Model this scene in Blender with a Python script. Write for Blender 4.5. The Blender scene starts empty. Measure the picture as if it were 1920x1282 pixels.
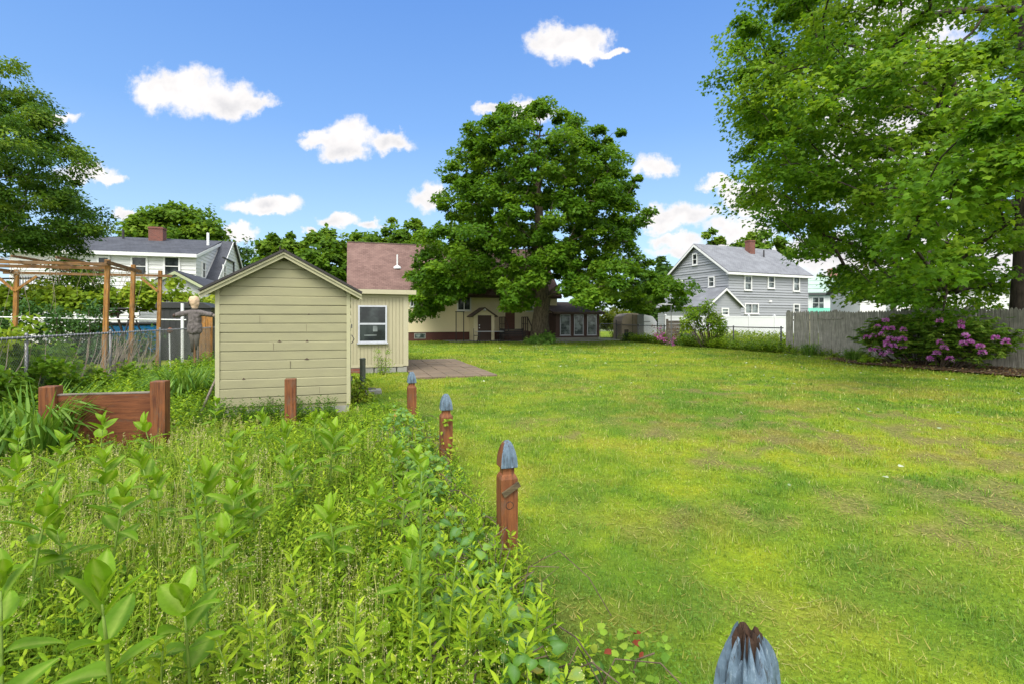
import bpy, math, random
import numpy as np
from mathutils import Vector, Matrix
R_ = math.radians
random.seed(7)
rng = np.random.default_rng(11)
sc = bpy.context.scene
col = sc.collection
# ------------------------------------------------------------------ frames
F, H, CAMZ = 960.0, 600.0, 1.5          # focal length in photo pixels, horizon row, camera height
PHI = math.asin(0.3)                    # the yard is turned a little against the view
UX, UY = math.cos(PHI), math.sin(PHI)
VX, VY = -UY, UX
def yw(s, t, z=0.0): return Vector((s*UX + t*VX, s*UY + t*VY, z))
def ts(x, y): return (x*UX + y*UY, x*VX + y*VY)
def kx(px): return (px - 960.0)/F
def at(px, py, d): return Vector((kx(px)*d, d, CAMZ - (py - H)/F*d))
def gnd(px, py):
    d = CAMZ*F/(py - H); return Vector((kx(px)*d, d, 0))
def d_on_s(px, s): return s/(kx(px)*UX + UY)
def d_on_t(px, t): return t/(kx(px)*VX + VY)
def zat(py, d): return CAMZ - (py - H)/F*d

# ------------------------------------------------------------------ object helpers
def tag(o, label=None, cat=None, group=None, kind=None):
    if label: o['label'] = label
    if cat: o['category'] = cat
    if group: o['group'] = group
    if kind: o['kind'] = kind
    return o
def thing(name, label, cat, loc=(0,0,0), rz=0.0, group=None):
    o = bpy.data.objects.new(name, None); col.objects.link(o)
    o.location = loc; o.rotation_euler = (0,0,rz); o.empty_display_size = .2
    return tag(o, label, cat, group)
def kids(o): return [c for c in bpy.data.objects if c.parent == o]
def copy_tree(o, parent=None):
    c = o.copy(); col.objects.link(c); c.parent = parent
    for ch in kids(o): copy_tree(ch, c)
    return c
def link(name, me, mat, parent=None):
    o = bpy.data.objects.new(name, me); col.objects.link(o)
    if mat is not None: me.materials.append(mat)
    if parent is not None: o.parent = parent
    return o

class MB:
    def __init__(s): s.v = []; s.f = []
    def add(s, vs, fs):
        b = len(s.v); s.v += [tuple(v) for v in vs]; s.f += [tuple(i+b for i in f) for f in fs]; return s
    def box(s, x0, y0, z0, x1, y1, z1):
        return s.add([(x0,y0,z0),(x1,y0,z0),(x1,y1,z0),(x0,y1,z0),(x0,y0,z1),(x1,y0,z1),(x1,y1,z1),(x0,y1,z1)],
                     [(0,3,2,1),(4,5,6,7),(0,1,5,4),(1,2,6,5),(2,3,7,6),(3,0,4,7)])
    def bar(s, p, q, w, h=None, up=(0,0,1)):
        p = Vector(p); q = Vector(q); h = h or w; d = (q-p).normalized(); up = Vector(up)
        if abs(d.dot(up)) > .98: up = Vector((0,1,0))
        x = d.cross(up).normalized(); z = x.cross(d).normalized(); vs = []
        for c in (p, q):
            for a, b in ((-1,-1),(1,-1),(1,1),(-1,1)): vs.append(c + x*(a*w/2) + z*(b*h/2))
        return s.add(vs, [(0,1,2,3)[::-1],(4,5,6,7),(0,1,5,4),(1,2,6,5),(2,3,7,6),(3,0,4,7)])
    def tube(s, pts, r, n=8, cap=True):
        pts = [Vector(p) for p in pts]; m = len(pts)
        rs = r if hasattr(r, '__len__') else [r]*m
        vs = []; prev = None
        for i, p in enumerate(pts):
            d = (pts[min(i+1,m-1)] - pts[max(i-1,0)]).normalized()
            if prev is None:
                a = Vector((1,0,0)) if abs(d.x) < .8 else Vector((0,1,0))
                x = d.cross(a).normalized()
            else:
                x = (prev - d*prev.dot(d))
                x = x.normalized() if x.length > 1e-6 else d.orthogonal().normalized()
            prev = x; y = d.cross(x)
            for k in range(n):
                a = 2*math.pi*k/n; vs.append(p + x*(math.cos(a)*rs[i]) + y*(math.sin(a)*rs[i]))
        fs = []
        for i in range(m-1):
            for k in range(n):
                fs.append((i*n+k, i*n+(k+1)%n, (i+1)*n+(k+1)%n, (i+1)*n+k))
        if cap: fs.append(tuple(range(n))[::-1]); fs.append(tuple(range((m-1)*n, m*n)))
        return s.add(vs, fs)
    def prism(s, poly, y0, y1):                       # polygon in x,z drawn out along y
        n = len(poly)
        vs = [(x,y0,z) for x,z in poly] + [(x,y1,z) for x,z in poly]
        fs = [tuple(range(n)), tuple(range(n,2*n))[::-1]] + [((i+1)%n, i, n+i, n+(i+1)%n) for i in range(n)]
        return s.add(vs, fs)
    def prism_x(s, poly, x0, x1):                     # polygon in y,z drawn out along x
        n = len(poly)
        vs = [(x0,y,z) for y,z in poly] + [(x1,y,z) for y,z in poly]
        fs = [tuple(range(n))[::-1], tuple(range(n,2*n))] + [(i, (i+1)%n, n+(i+1)%n, n+i) for i in range(n)]
        return s.add(vs, fs)
    def prism_z(s, poly, z0, z1):
        n = len(poly)
        vs = [(x,y,z0) for x,y in poly] + [(x,y,z1) for x,y in poly]
        fs = [tuple(range(n))[::-1], tuple(range(n,2*n))] + [(i, (i+1)%n, n+(i+1)%n, n+i) for i in range(n)]
        return s.add(vs, fs)
    def lathe(s, prof, n=16, c=(0,0,0)):
        vs = []; m = len(prof)
        for r, z in prof:
            for k in range(n):
                a = 2*math.pi*k/n; vs.append((c[0]+r*math.cos(a), c[1]+r*math.sin(a), c[2]+z))
        fs = [(i*n+k, i*n+(k+1)%n, (i+1)*n+(k+1)%n, (i+1)*n+k) for i in range(m-1) for k in range(n)]
        fs += [tuple(range(n))[::-1], tuple(range((m-1)*n, m*n))]
        return s.add(vs, fs)
    def siding(s, xf, a0, a1, z0, z1, course, proud, lim=None, jit=0.0, drop=False):
        # lapped boards; xf(a, out, z) -> point; lim(z) -> (a0, a1) narrows a gable
        z = z0
        while z < z1 - 1e-4:
            zt = min(z + course, z1)
            l0, r0 = (a0, a1) if lim is None else lim(z)
            l1, r1 = (a0, a1) if lim is None else lim(zt)
            if r0 - l0 > .02:
                if r1 < l1: l1 = r1 = (l1+r1)/2
                p = proud*(1 + random.uniform(-jit, jit)); dz = random.uniform(-jit, jit)*.012
                if drop:
                    u = .84; lm, rm_ = l0+(l1-l0)*u, r0+(r1-r0)*u; zm = z+(zt-z)*u
                    vs = [xf(l0,0,z),xf(r0,0,z),xf(l0,p,z+dz),xf(r0,p,z-dz),xf(lm,p*.92,zm),xf(rm_,p*.92,zm),xf(l1,.0,zt),xf(r1,.0,zt)]
                    s.add(vs, [(0,1,3,2),(2,3,5,4),(4,5,7,6),(0,2,4,6),(1,7,5,3)])
                    z = zt; continue
                vs = [xf(l0,0,z),xf(r0,0,z),xf(l0,p,z+dz),xf(r0,p,z-dz),xf(l1,.002,zt),xf(r1,.002,zt)]
                s.add(vs, [(0,1,3,2),(2,3,5,4),(0,2,4),(1,5,3)])
            z = zt
        return s
    def build(s, name, mat, parent=None, smooth=False, bevel=0.0):
        me = bpy.data.meshes.new(name); me.from_pydata(s.v, [], s.f); me.validate(); me.update()
        if smooth: me.polygons.foreach_set('use_smooth', [True]*len(me.polygons))
        o = link(name, me, mat, parent)
        if bevel:
            m = o.modifiers.new('edge', 'BEVEL'); m.width = bevel; m.segments = 2; m.limit_method = 'ANGLE'
        return o

def front(y0=0.0): return lambda a, o, z: (a, y0 - o, z)
def right_side(x0): return lambda a, o, z: (x0 + o, a, z)
def left_side(x0): return lambda a, o, z: (x0 - o, a, z)

def mesh_np(name, V, T, mat, parent=None, attrs=None):
    """V (n,3) float, T (m,k) int faces of one size; attrs name -> (n,) floats on points"""
    me = bpy.data.meshes.new(name); n, m, k = len(V), len(T), T.shape[1]
    me.vertices.add(n); me.vertices.foreach_set('co', np.ascontiguousarray(V, np.float32).ravel())
    me.loops.add(m*k); me.loops.foreach_set('vertex_index', np.ascontiguousarray(T, np.int32).ravel())
    me.polygons.add(m); me.polygons.foreach_set('loop_start', np.arange(0, m*k, k, dtype=np.int32))
    for a, d in (attrs or {}).items():
        me.attributes.new(a, 'FLOAT', 'POINT').data.foreach_set('value', np.ascontiguousarray(d, np.float32))
    me.update(calc_edges=True); me.validate()
    return link(name, me, mat, parent)

def norm(a): return a/np.maximum(np.linalg.norm(a, axis=-1, keepdims=True), 1e-9)
def frames(tip, nrm):
    """matrices whose y runs along tip and whose z is near nrm"""
    y = norm(tip); x = norm(np.cross(y, nrm)); z = np.cross(x, y)
    return np.stack([x, y, z], axis=-1)
def inst(tv, tf, pos, M, scale):
    """template verts (k,3), tris (j,3) at pos (n,3) with M (n,3,3), scale (n,) or (n,3)"""
    scale = np.asarray(scale, float)
    if scale.ndim == 1: scale = np.repeat(scale[:,None], 3, 1)
    loc = tv[None]*scale[:,None,:]
    V = np.einsum('nij,nkj->nki', M, loc) + pos[:,None,:]
    n, k = len(pos), len(tv)
    T = (tf[None] + (np.arange(n)*k)[:,None,None]).reshape(-1, tf.shape[1])
    return V.reshape(-1,3), T
class Cloud:
    """gathers instanced leaves into one mesh"""
    def __init__(s): s.V=[]; s.T=[]; s.A={}; s.n=0
    def put(s, tmpl, pos, M, scale, **attr):
        tv, tf = tmpl[0], tmpl[1]
        if len(pos) == 0: return
        V, T = inst(tv, tf, pos, M, scale); k = len(tv)
        s.V.append(V); s.T.append(T + s.n); s.n += len(V)
        for a, d in attr.items(): s.A.setdefault(a, []).append(np.repeat(np.asarray(d, float), k))
        s.A.setdefault('mid', []).append(np.tile(tmpl[2] if len(tmpl) > 2 else np.zeros(k), len(pos)))
    def build(s, name, mat, parent=None):
        return mesh_np(name, np.concatenate(s.V), np.concatenate(s.T), mat, parent, {a: np.concatenate(d) for a, d in s.A.items()})

# ------------------------------------------------------------------ noise
def _hash(ix, iy, seed):
    h = (ix.astype(np.int64)*374761393 + iy.astype(np.int64)*668265263 + seed*974634777) & 0xffffffff
    h = ((h ^ (h >> 13))*1274126177) & 0xffffffff
    return ((h ^ (h >> 16)) & 0xffff)/65535.0
def vnoise(x, y, seed=0):
    ix, iy = np.floor(x), np.floor(y); fx, fy = x-ix, y-iy
    fx = fx*fx*(3-2*fx); fy = fy*fy*(3-2*fy)
    a=_hash(ix,iy,seed); b=_hash(ix+1,iy,seed); c=_hash(ix,iy+1,seed); d=_hash(ix+1,iy+1,seed)
    return (a*(1-fx)+b*fx)*(1-fy) + (c*(1-fx)+d*fx)*fy
def fbm(x, y, seed=0, o=4):
    r = 0; w = .5; t = 0
    for i in range(o):
        r = r + w*vnoise(x*2**i + 17.3*i, y*2**i - 9.1*i, seed+i); t += w; w *= .5
    return r/t
def sstep(a, b, x):
    t = np.clip((x-a)/(b-a), 0, 1); return t*t*(3-2*t)

# ------------------------------------------------------------------ materials
def newmat(name):
    m = bpy.data.materials.new(name); m.use_nodes = True
    return m, m.node_tree, m.node_tree.nodes['Principled BSDF']
def nd(nt, t, props=None, **inp):
    n = nt.nodes.new(t)
    for k, v in (props or {}).items(): setattr(n, k, v)
    for k, v in inp.items():
        s = n.inputs[int(k[1:])] if k[0] == '_' and k[1:].isdigit() else n.inputs[k]
        if isinstance(v, bpy.types.NodeSocket): nt.links.new(v, s)
        else: s.default_value = v
    return n
def c4(c): return (c[0], c[1], c[2], 1.0)
def mixc(nt, fac, a, b, mode='MIX'):
    n = nt.nodes.new('ShaderNodeMix'); n.data_type = 'RGBA'; n.blend_type = mode
    for s, v in ((n.inputs[0], fac), (n.inputs[6], a), (n.inputs[7], b)):
        if isinstance(v, bpy.types.NodeSocket): nt.links.new(v, s)
        else: s.default_value = c4(v) if hasattr(v, '__len__') and len(v) == 3 else v
    return n.outputs[2]
def ramp(nt, fac, stops):
    n = nt.nodes.new('ShaderNodeValToRGB'); nt.links.new(fac, n.inputs[0]); e = n.color_ramp.elements
    while len(e) < len(stops): e.new(.5)
    for i, (p, c) in enumerate(stops):
        e[i].position = p; e[i].color = c4(c) if hasattr(c, '__len__') else (c,c,c,1)
    return n.outputs[0]
def mth(nt, op, a, b=None, c=None, clamp=False):
    n = nt.nodes.new('ShaderNodeMath'); n.operation = op; n.use_clamp = clamp
    for i, v in enumerate((a, b, c)):
        if v is None: continue
        if isinstance(v, bpy.types.NodeSocket): nt.links.new(v, n.inputs[i])
        else: n.inputs[i].default_value = v
    return n.outputs[0]
def attr(nt, name): return nd(nt, 'ShaderNodeAttribute', {'attribute_name': name}).outputs['Fac']
def noise(nt, vec, scale, detail=4, rough=.55, out=0):
    n = nd(nt, 'ShaderNodeTexNoise', Scale=scale, Detail=detail, Roughness=rough)
    if vec is not None: nt.links.new(vec, n.inputs['Vector'])
    return n.outputs[out]
def objco(nt, scale=None):
    o = nd(nt, 'ShaderNodeTexCoord').outputs['Object']
    if scale: o = nd(nt, 'ShaderNodeMapping', None, Vector=o, Scale=scale).outputs[0]
    return o
def bump(nt, bs, h, strength=.3, dist=.01):
    b = nd(nt, 'ShaderNodeBump', None, Height=h, Strength=strength, Distance=dist)
    nt.links.new(b.outputs[0], bs.inputs['Normal'])
def paint(name, c, rough=.6, dirt=None, amount=.35, scale=3.0, stretch=None, spec=.35, bumpy=.15, metal=0.0):
    """painted or plain surface with mottled wear"""
    m, nt, bs = newmat(name); v = objco(nt, stretch)
    n1 = noise(nt, v, scale, 6); n2 = noise(nt, v, scale*9, 4)
    f = mth(nt, 'MULTIPLY', ramp(nt, n1, [(.35,0.0),(.72,1.0)]), amount)
    dirt = dirt or tuple(x*.55 for x in c)
    base = mixc(nt, f, c, dirt)
    base = mixc(nt, mth(nt, 'MULTIPLY', n2, .25), base, tuple(x*.72 for x in c))
    nt.links.new(base, bs.inputs['Base Color'])
    bs.inputs['Roughness'].default_value = rough; bs.inputs['Specular IOR Level'].default_value = spec
    bs.inputs['Metallic'].default_value = metal
    bump(nt, bs, n2, bumpy, .01); return m
def foliage(name, stops, trans=.35, rough=.5, spec=.12, midc=None, tint=(1.25,1.15,.6)):
    m, nt, bs = newmat(name)
    c = ramp(nt, attr(nt, 'var'), stops)
    if midc: c = mixc(nt, mth(nt, 'MULTIPLY', attr(nt, 'mid'), .75), c, midc)
    n = noise(nt, objco(nt), 60, 2)
    c = mixc(nt, mth(nt, 'MULTIPLY', n, .35), c, (0.0,0.0,0.0))
    c = mixc(nt, .28, c, mixc(nt, 1.0, c, (1.25,1.25,1.25), 'MULTIPLY'))
    nt.links.new(c, bs.inputs['Base Color']); bs.inputs['Roughness'].default_value = rough
    bs.inputs['Specular IOR Level'].default_value = min(spec, .16)
    tr = nd(nt, 'ShaderNodeBsdfTranslucent', None, Color=mixc(nt, 1.0, c, tint, 'MULTIPLY'))
    mx = nd(nt, 'ShaderNodeMixShader', None, _0=trans, _1=bs.outputs[0], _2=tr.outputs[0])
    nt.links.new(mx.outputs[0], nt.nodes['Material Output'].inputs[0]); return m
def wood(name, c, c2, rough=.7, grain=(22,22,1.6), cracks=.5, spec=.25):
    m, nt, bs = newmat(name); v = objco(nt, grain)
    n1 = noise(nt, v, 1.6, 7, .62); n2 = noise(nt, objco(nt), 5, 5)
    base = ramp(nt, n1, [(.36, c2), (.50, c), (.66, tuple(min(1, x*1.35) for x in c))])
    base = mixc(nt, mth(nt, 'MULTIPLY', ramp(nt, n2, [(.4,0.0),(.7,1.0)]), cracks), base, c2)
    nt.links.new(base, bs.inputs['Base Color']); bs.inputs['Roughness'].default_value = rough
    bs.inputs['Specular IOR Level'].default_value = spec
    bump(nt, bs, n1, .6, .006); return m
def weather(m, c=(.17,.15,.125), lo=.52, hi=.66, amt=.7, scale=(7,7,2.2)):
    nt = m.node_tree; bs = nt.nodes['Principled BSDF']; src = bs.inputs['Base Color'].links[0].from_socket
    n = noise(nt, objco(nt, scale), 2.4, 7, .68)
    nt.links.new(mixc(nt, mth(nt, 'MULTIPLY', ramp(nt, n, [(lo,0.0),(hi,1.0)]), amt), src, c), bs.inputs['Base Color']); return m
def shingles(name, c, c2, w=.28, h=.14, rough=.9):
    m, nt, bs = newmat(name)
    uvn = nd(nt, 'ShaderNodeTexCoord').outputs['Object']
    b = nd(nt, 'ShaderNodeTexBrick', {'offset': .5}, Scale=1.0)
    b.inputs['Color1'].default_value = c4(c); b.inputs['Color2'].default_value = c4(c2)
    b.inputs['Mortar'].default_value = c4(tuple(x*.45 for x in c2))
    b.inputs['Brick Width'].default_value = w; b.inputs['Row Height'].default_value = h; b.inputs['Mortar Size'].default_value = .008
    sx = nd(nt, 'ShaderNodeSeparateXYZ', None, Vector=uvn)
    cb = nd(nt, 'ShaderNodeCombineXYZ', None, X=sx.outputs[0], Y=mth(nt, 'MULTIPLY', sx.outputs[2], 1.35))
    nt.links.new(cb.outputs[0], b.inputs['Vector'])
    n = noise(nt, uvn, 30, 3); n2 = noise(nt, uvn, 1.1, 5)
    base = mixc(nt, mth(nt, 'MULTIPLY', n, .55), b.outputs['Color'], tuple(x*.5 for x in c2))
    base = mixc(nt, mth(nt, 'MULTIPLY', ramp(nt, n2, [(.4,0.0),(.7,1.0)]), .35), base, tuple(min(1, x*1.35) for x in c))
    nt.links.new(base, bs.inputs['Base Color']); bs.inputs['Roughness'].default_value = rough
    bs.inputs['Specular IOR Level'].default_value = .15
    bump(nt, bs, b.outputs['Fac'], .4, .01); return m
def brick(name, c, c2):
    m, nt, bs = newmat(name); b = nd(nt, 'ShaderNodeTexBrick', None, Scale=1.0)
    b.inputs['Color1'].default_value = c4(c); b.inputs['Color2'].default_value = c4(c2); b.inputs['Mortar'].default_value = (.15,.10,.08,1)
    b.inputs['Brick Width'].default_value = .22; b.inputs['Row Height'].default_value = .075; b.inputs['Mortar Size'].default_value = .009
    sx = nd(nt, 'ShaderNodeSeparateXYZ', None, Vector=nd(nt, 'ShaderNodeTexCoord').outputs['Object'])
    cb = nd(nt, 'ShaderNodeCombineXYZ', None, X=mth(nt, 'ADD', sx.outputs[0], sx.outputs[1]), Y=sx.outputs[2])
    nt.links.new(cb.outputs[0], b.inputs['Vector']); nt.links.new(b.outputs['Color'], bs.inputs['Base Color'])
    bs.inputs['Roughness'].default_value = .9; bump(nt, bs, b.outputs['Fac'], -.3, .01); return m
def glassy(name, c=(.012,.015,.016), rough=.06, pale=(.06,.075,.075), amt=.5, scale=2.0):
    m, nt, bs = newmat(name); n = noise(nt, objco(nt), scale, 3)
    nt.links.new(mixc(nt, mth(nt, 'MULTIPLY', ramp(nt, n, [(.45,0.0),(.62,1.0)]), amt), c, pale), bs.inputs['Base Color'])
    bs.inputs['Roughness'].default_value = rough; bs.inputs['Specular IOR Level'].default_value = .32; return m

M = {}
M['shed'] = paint('shed paint', (.252,.240,.138), .66, (.19,.178,.115), .5, 2.6, (1,1,3), bumpy=.2)
M['shed_trim'] = paint('shed trim', (.35,.335,.20), .6, (.25,.24,.17), .5, 5)
M['tan'] = paint('tan board paint', (.33,.305,.20), .65, (.40,.35,.24), .4, 1.2, (4,4,1))
M['tan_trim'] = paint('tan trim', (.35,.325,.22), .6, (.42,.38,.27), .4, 4)
M['cream'] = paint('cream siding', (.68,.60,.385), .6, (.56,.49,.32), .3, .8)
M['white'] = paint('white siding', (.58,.585,.575), .55, (.46,.465,.455), .35, .7)
M['white_trim'] = paint('white trim', (.64,.645,.64), .5, (.6,.6,.6), .25, 3)
M['vinyl'] = paint('white vinyl', (.60,.61,.64), .45, (.54,.55,.57), .25, .8)
M['grey'] = paint('grey siding', (.275,.285,.305), .65, (.22,.235,.26), .4, .7)
M['mint'] = paint('mint roof', (.24,.34,.29), .6, (.34,.40,.37), .6, .7)
M['mint_dark'] = paint('green porch roof', (.10,.36,.26), .6, (.2,.42,.32), .5, 1)
M['brown_wall'] = paint('brown boards', (.075,.042,.034), .75, (.045,.03,.026), .5, 3, (5,5,1))
M['brown_door'] = paint('brown door', (.055,.03,.022), .5, (.035,.02,.016), .3, 3)
M['red_door'] = paint('red brown door', (.11,.042,.028), .5, (.07,.03,.02), .3, 3)
M['red_base'] = paint('red brown footing', (.10,.038,.028), .8, (.05,.025,.02), .5, 2)
M['black'] = paint('black metal', (.018,.018,.019), .5, (.05,.035,.028), .4, 8)
M['galv'] = paint('galvanised steel', (.20,.205,.215), .5, (.11,.11,.115), .6, 12, metal=.7)
M['dark_steel'] = paint('dark steel', (.10,.10,.105), .45, (.06,.05,.045), .5, 12, metal=.6)
M['white_metal'] = paint('white metal', (.70,.72,.73), .4, (.45,.43,.4), .4, 8)
M['alu'] = paint('aluminium frame', (.46,.48,.53), .4, (.33,.33,.35), .4, 8, metal=.3)
M['concrete'] = paint('concrete', (.27,.265,.24), .9, (.15,.15,.13), .6, 4, bumpy=.4)
M['black_plastic'] = paint('black plastic', (.020,.022,.022), .55, (.035,.035,.035), .4, 2)
M['pool'] = paint('pool blue', (.02,.21,.52), .35, (.03,.15,.36), .4, 3)
M['grey_deck'] = paint('grey deck', (.27,.29,.33), .7, (.2,.2,.22), .5, 2)
M['soffit'] = paint('soffit', (.38,.35,.25), .7)
M['olive_pipe'] = paint('green pipe paint', (.055,.075,.062), .55, (.12,.09,.06), .5, 6)
M['glass'] = glassy('window glass')
M['glass_green'] = glassy('louvre glass', (.03,.045,.043), .1, (.25,.30,.29), .8, 2.2)
M['glass_day'] = glassy('window glass bright', (.03,.035,.035), .08, (.28,.32,.32), .7, 1.1)
M['roof_dark'] = shingles('charcoal shingles', (.075,.08,.095), (.055,.058,.07))
M['roof_grey'] = shingles('grey shingles', (.20,.21,.23), (.16,.165,.185))
M['roof_red'] = shingles('red brown shingles', (.20,.128,.112), (.14,.085,.075), .30, .15)
M['roof_brown'] = shingles('brown shingles', (.13,.095,.08), (.095,.07,.06))
M['felt'] = paint('roofing felt', (.028,.026,.027), .85, (.07,.06,.05), .5, 6)
M['brick'] = brick('chimney brick', (.17,.05,.034), (.11,.034,.027))
M['brick_pale'] = brick('pale chimney brick', (.34,.17,.14), (.28,.13,.11))
M['cedar'] = wood('oiled cedar', (.265,.125,.03), (.115,.052,.015), .7, (18,18,1.5), .5)
M['cedar_h'] = wood('oiled cedar beam', (.165,.082,.026), (.06,.03,.012), .75, (1.5,18,18), .7)
M['redwood'] = wood('red stained wood', (.150,.054,.019), (.07,.024,.011), .62, (26,26,1.8), .4)
M['redwood_h'] = wood('red stained panel', (.135,.047,.018), (.08,.025,.011), .65, (1.8,26,20), .4)
M['grey_wood'] = wood('weathered pickets', (.285,.27,.235), (.13,.123,.105), .9, (30,30,1.3), .5)
M['old_wood'] = wood('weathered planks', (.20,.17,.145), (.085,.07,.06), .9, (1.4,24,24), .5)
M['bark'] = wood('maple bark', (.105,.085,.058), (.035,.028,.02), .95, (9,9,1.4), .6)
M['bark_dark'] = wood('dark bark', (.05,.04,.031), (.016,.013,.011), .95, (9,9,1.4), .5)
M['twig'] = wood('stem', (.10,.075,.05), (.05,.035,.025), .9, (9,9,1.4), .5)
M['pole_wood'] = wood('pole wood', (.20,.115,.06), (.1,.06,.035), .9, (12,12,1), .4)
weather(M['redwood'], (.10,.065,.045)); weather(M['redwood_h'], (.09,.06,.042), .55, .7, .5, (2.2,7,7)); weather(M['cedar'], (.21,.16,.10), .5, .68, .6); weather(M['cedar_h'], (.16,.12,.08), .48, .66, .7, (2,7,7)); weather(M['grey_wood'], (.15,.15,.12), .5, .7, .6, (3,3,1))
# foliage palettes, real leaf colours
M['leaf_maple'] = foliage('maple leaves', [(0,(.040,.110,.006)),(.5,(.088,.198,.010)),(1,(.185,.31,.019))], .46)
M['leaf_big'] = foliage('broad maple leaves', [(0,(.052,.140,.008)),(.5,(.115,.245,.013)),(1,(.26,.39,.030))], .52)
M['leaf_left'] = foliage('fine leaves', [(0,(.030,.082,.009)),(.5,(.068,.152,.013)),(1,(.19,.29,.024))], .44)
M['leaf_far'] = foliage('far leaves', [(0,(.052,.125,.010)),(.5,(.112,.215,.016)),(1,(.215,.32,.028))], .46)
M['leaf_fardark'] = foliage('far dark leaves', [(0,(.028,.075,.014)),(.5,(.055,.125,.02)),(1,(.10,.18,.026))], .42)
M['leaf_yellow'] = foliage('yellow green leaves', [(0,(.09,.15,.012)),(.5,(.20,.27,.018)),(1,(.36,.40,.03))], .45)
M['leaf_vine'] = foliage('grape leaves', [(0,(.10,.19,.014)),(.5,(.23,.34,.024)),(1,(.40,.46,.05))], .45)
M['leaf_fence'] = foliage('fence vine leaves', [(0,(.055,.145,.012)),(.55,(.15,.28,.022)),(.9,(.29,.42,.04)),(1,(.30,.26,.07))], .4)
M['leaf_shrub'] = foliage('shrub leaves', [(0,(.09,.19,.012)),(.5,(.19,.33,.018)),(1,(.33,.44,.04))], .42)
M['leaf_dark'] = foliage('dark shrub leaves', [(0,(.022,.065,.014)),(.5,(.045,.115,.02)),(1,(.09,.18,.03))], .3, .4, .4)
M['leaf_rhodo'] = foliage('rhododendron leaves', [(0,(.06,.14,.016)),(.5,(.15,.28,.028)),(1,(.32,.43,.06))], .38, .4, .45)
M['leaf_hosta'] = foliage('hosta leaves', [(0,(.09,.22,.035)),(.5,(.17,.33,.055)),(1,(.34,.48,.12))], .35)
M['leaf_lily'] = foliage('strap leaves', [(0,(.055,.14,.014)),(.5,(.12,.25,.026)),(1,(.24,.38,.08))], .38, .45, .4)
M['leaf_milk'] = foliage('milkweed leaves', [(0,(.085,.195,.008)),(.5,(.15,.295,.012)),(1,(.25,.41,.022))], .42, .5, .35, (.30,.42,.07))
M['leaf_weed'] = foliage('meadow weed leaves', [(0,(.055,.135,.008)),(.45,(.20,.34,.012)),(1,(.44,.55,.035))], .42, .55, .25)
M['leaf_ivy'] = foliage('trailing vine leaves', [(0,(.035,.11,.010)),(.5,(.09,.21,.014)),(.9,(.22,.36,.035)),(.97,(.30,.36,.05)),(1,(.36,.20,.035))], .34, .62, .12, (.16,.28,.12))
M['petal'] = foliage('magenta petals', [(0,(.56,.09,.50)),(.5,(.78,.25,.72)),(1,(.90,.50,.86))], .35, .6, .2, None, (1,1,1))
M['petal_pink'] = foliage('pink petals', [(0,(.38,.05,.30)),(.5,(.52,.13,.40)),(1,(.68,.30,.50))], .35, .6, .2, None, (1,1,1))
M['litter'] = foliage('litter', [(0,(.07,.035,.018)),(.5,(.14,.075,.03)),(.8,(.22,.14,.06)),(1,(.4,.36,.22))], .15, .8, .15)
M['pale_leaf'] = foliage('pale fallen leaves', [(0,(.20,.28,.14)),(.6,(.38,.42,.30)),(1,(.62,.63,.55))], .2, .6, .3)
# ------------------------------------------------------------------ camera, light, sky
cam = bpy.data.cameras.new('camera'); cam.sensor_width = 36; cam.lens = 36*F/1920; cam.clip_end = 2000; cam.clip_start = .05
cam.shift_y = -(641 - H)/1920
co = bpy.data.objects.new('camera', cam); col.objects.link(co); co.location = (0,0,CAMZ); co.rotation_euler = (R_(90),0,0)
sc.camera = co
sc.view_settings.view_transform = 'Standard'; sc.view_settings.look = 'None'; sc.view_settings.gamma = 1.0
EXPO = 1.65
sc.view_settings.exposure = EXPO
sc.cycles.use_denoising = True
sc.cycles.max_bounces = 8; sc.cycles.diffuse_bounces = 4; sc.cycles.transmission_bounces = 4; sc.cycles.glossy_bounces = 3
SUN_EL, SUN_AZ = 50.0, 192.0            # azimuth clockwise from +y: behind the viewer, a little to the left
az = R_(SUN_AZ); el = R_(SUN_EL)
sdir = Vector((math.sin(az)*math.cos(el), math.cos(az)*math.cos(el), math.sin(el)))
sl = bpy.data.lights.new('sun', 'SUN'); sl.energy = 1.3; sl.angle = R_(26); sl.color = (1.0, .95, .86)
so = bpy.data.objects.new('sun', sl); col.objects.link(so); so.rotation_euler = sdir.to_track_quat('Z', 'Y').to_euler(); so.location = (-20,-20,40)

w = bpy.data.worlds.new('World'); sc.world = w; w.use_nodes = True; nt = w.node_tree
bg = nt.nodes['Background']; wo = nt.nodes['World Output']
sky = nd(nt, 'ShaderNodeTexSky', {'sky_type': 'NISHITA', 'sun_disc': False, 'sun_elevation': el, 'sun_rotation': az, 'dust_density': .6, 'ozone_density': 2.0})
D = nd(nt, 'ShaderNodeTexCoord').outputs['Generated']
sp = nd(nt, 'ShaderNodeSeparateXYZ', None, Vector=D)
yy = mth(nt, 'MAXIMUM', sp.outputs[1], .04)
X = mth(nt, 'DIVIDE', sp.outputs[0], yy); Z = mth(nt, 'DIVIDE', sp.outputs[2], yy)
P = nd(nt, 'ShaderNodeCombineXYZ', None, X=X, Y=Z).outputs[0]
def vm(op, a, b):
    n = nt.nodes.new('ShaderNodeVectorMath'); n.operation = op
    for i, v in enumerate((a, b)):
        if v is None: continue
        if isinstance(v, bpy.types.NodeSocket): nt.links.new(v, n.inputs[i])
        else: n.inputs[i].default_value = v
    return n
nz1 = nd(nt, 'ShaderNodeTexNoise', {'noise_dimensions': '2D'}, Vector=P, Scale=17.0, Detail=6.0, Roughness=.6)
off = vm('MULTIPLY', vm('SUBTRACT', nz1.outputs['Color'], (.5,.5,.5)).outputs[0], (.075,.055,0)).outputs[0]
PD = vm('ADD', P, off).outputs[0]
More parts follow.
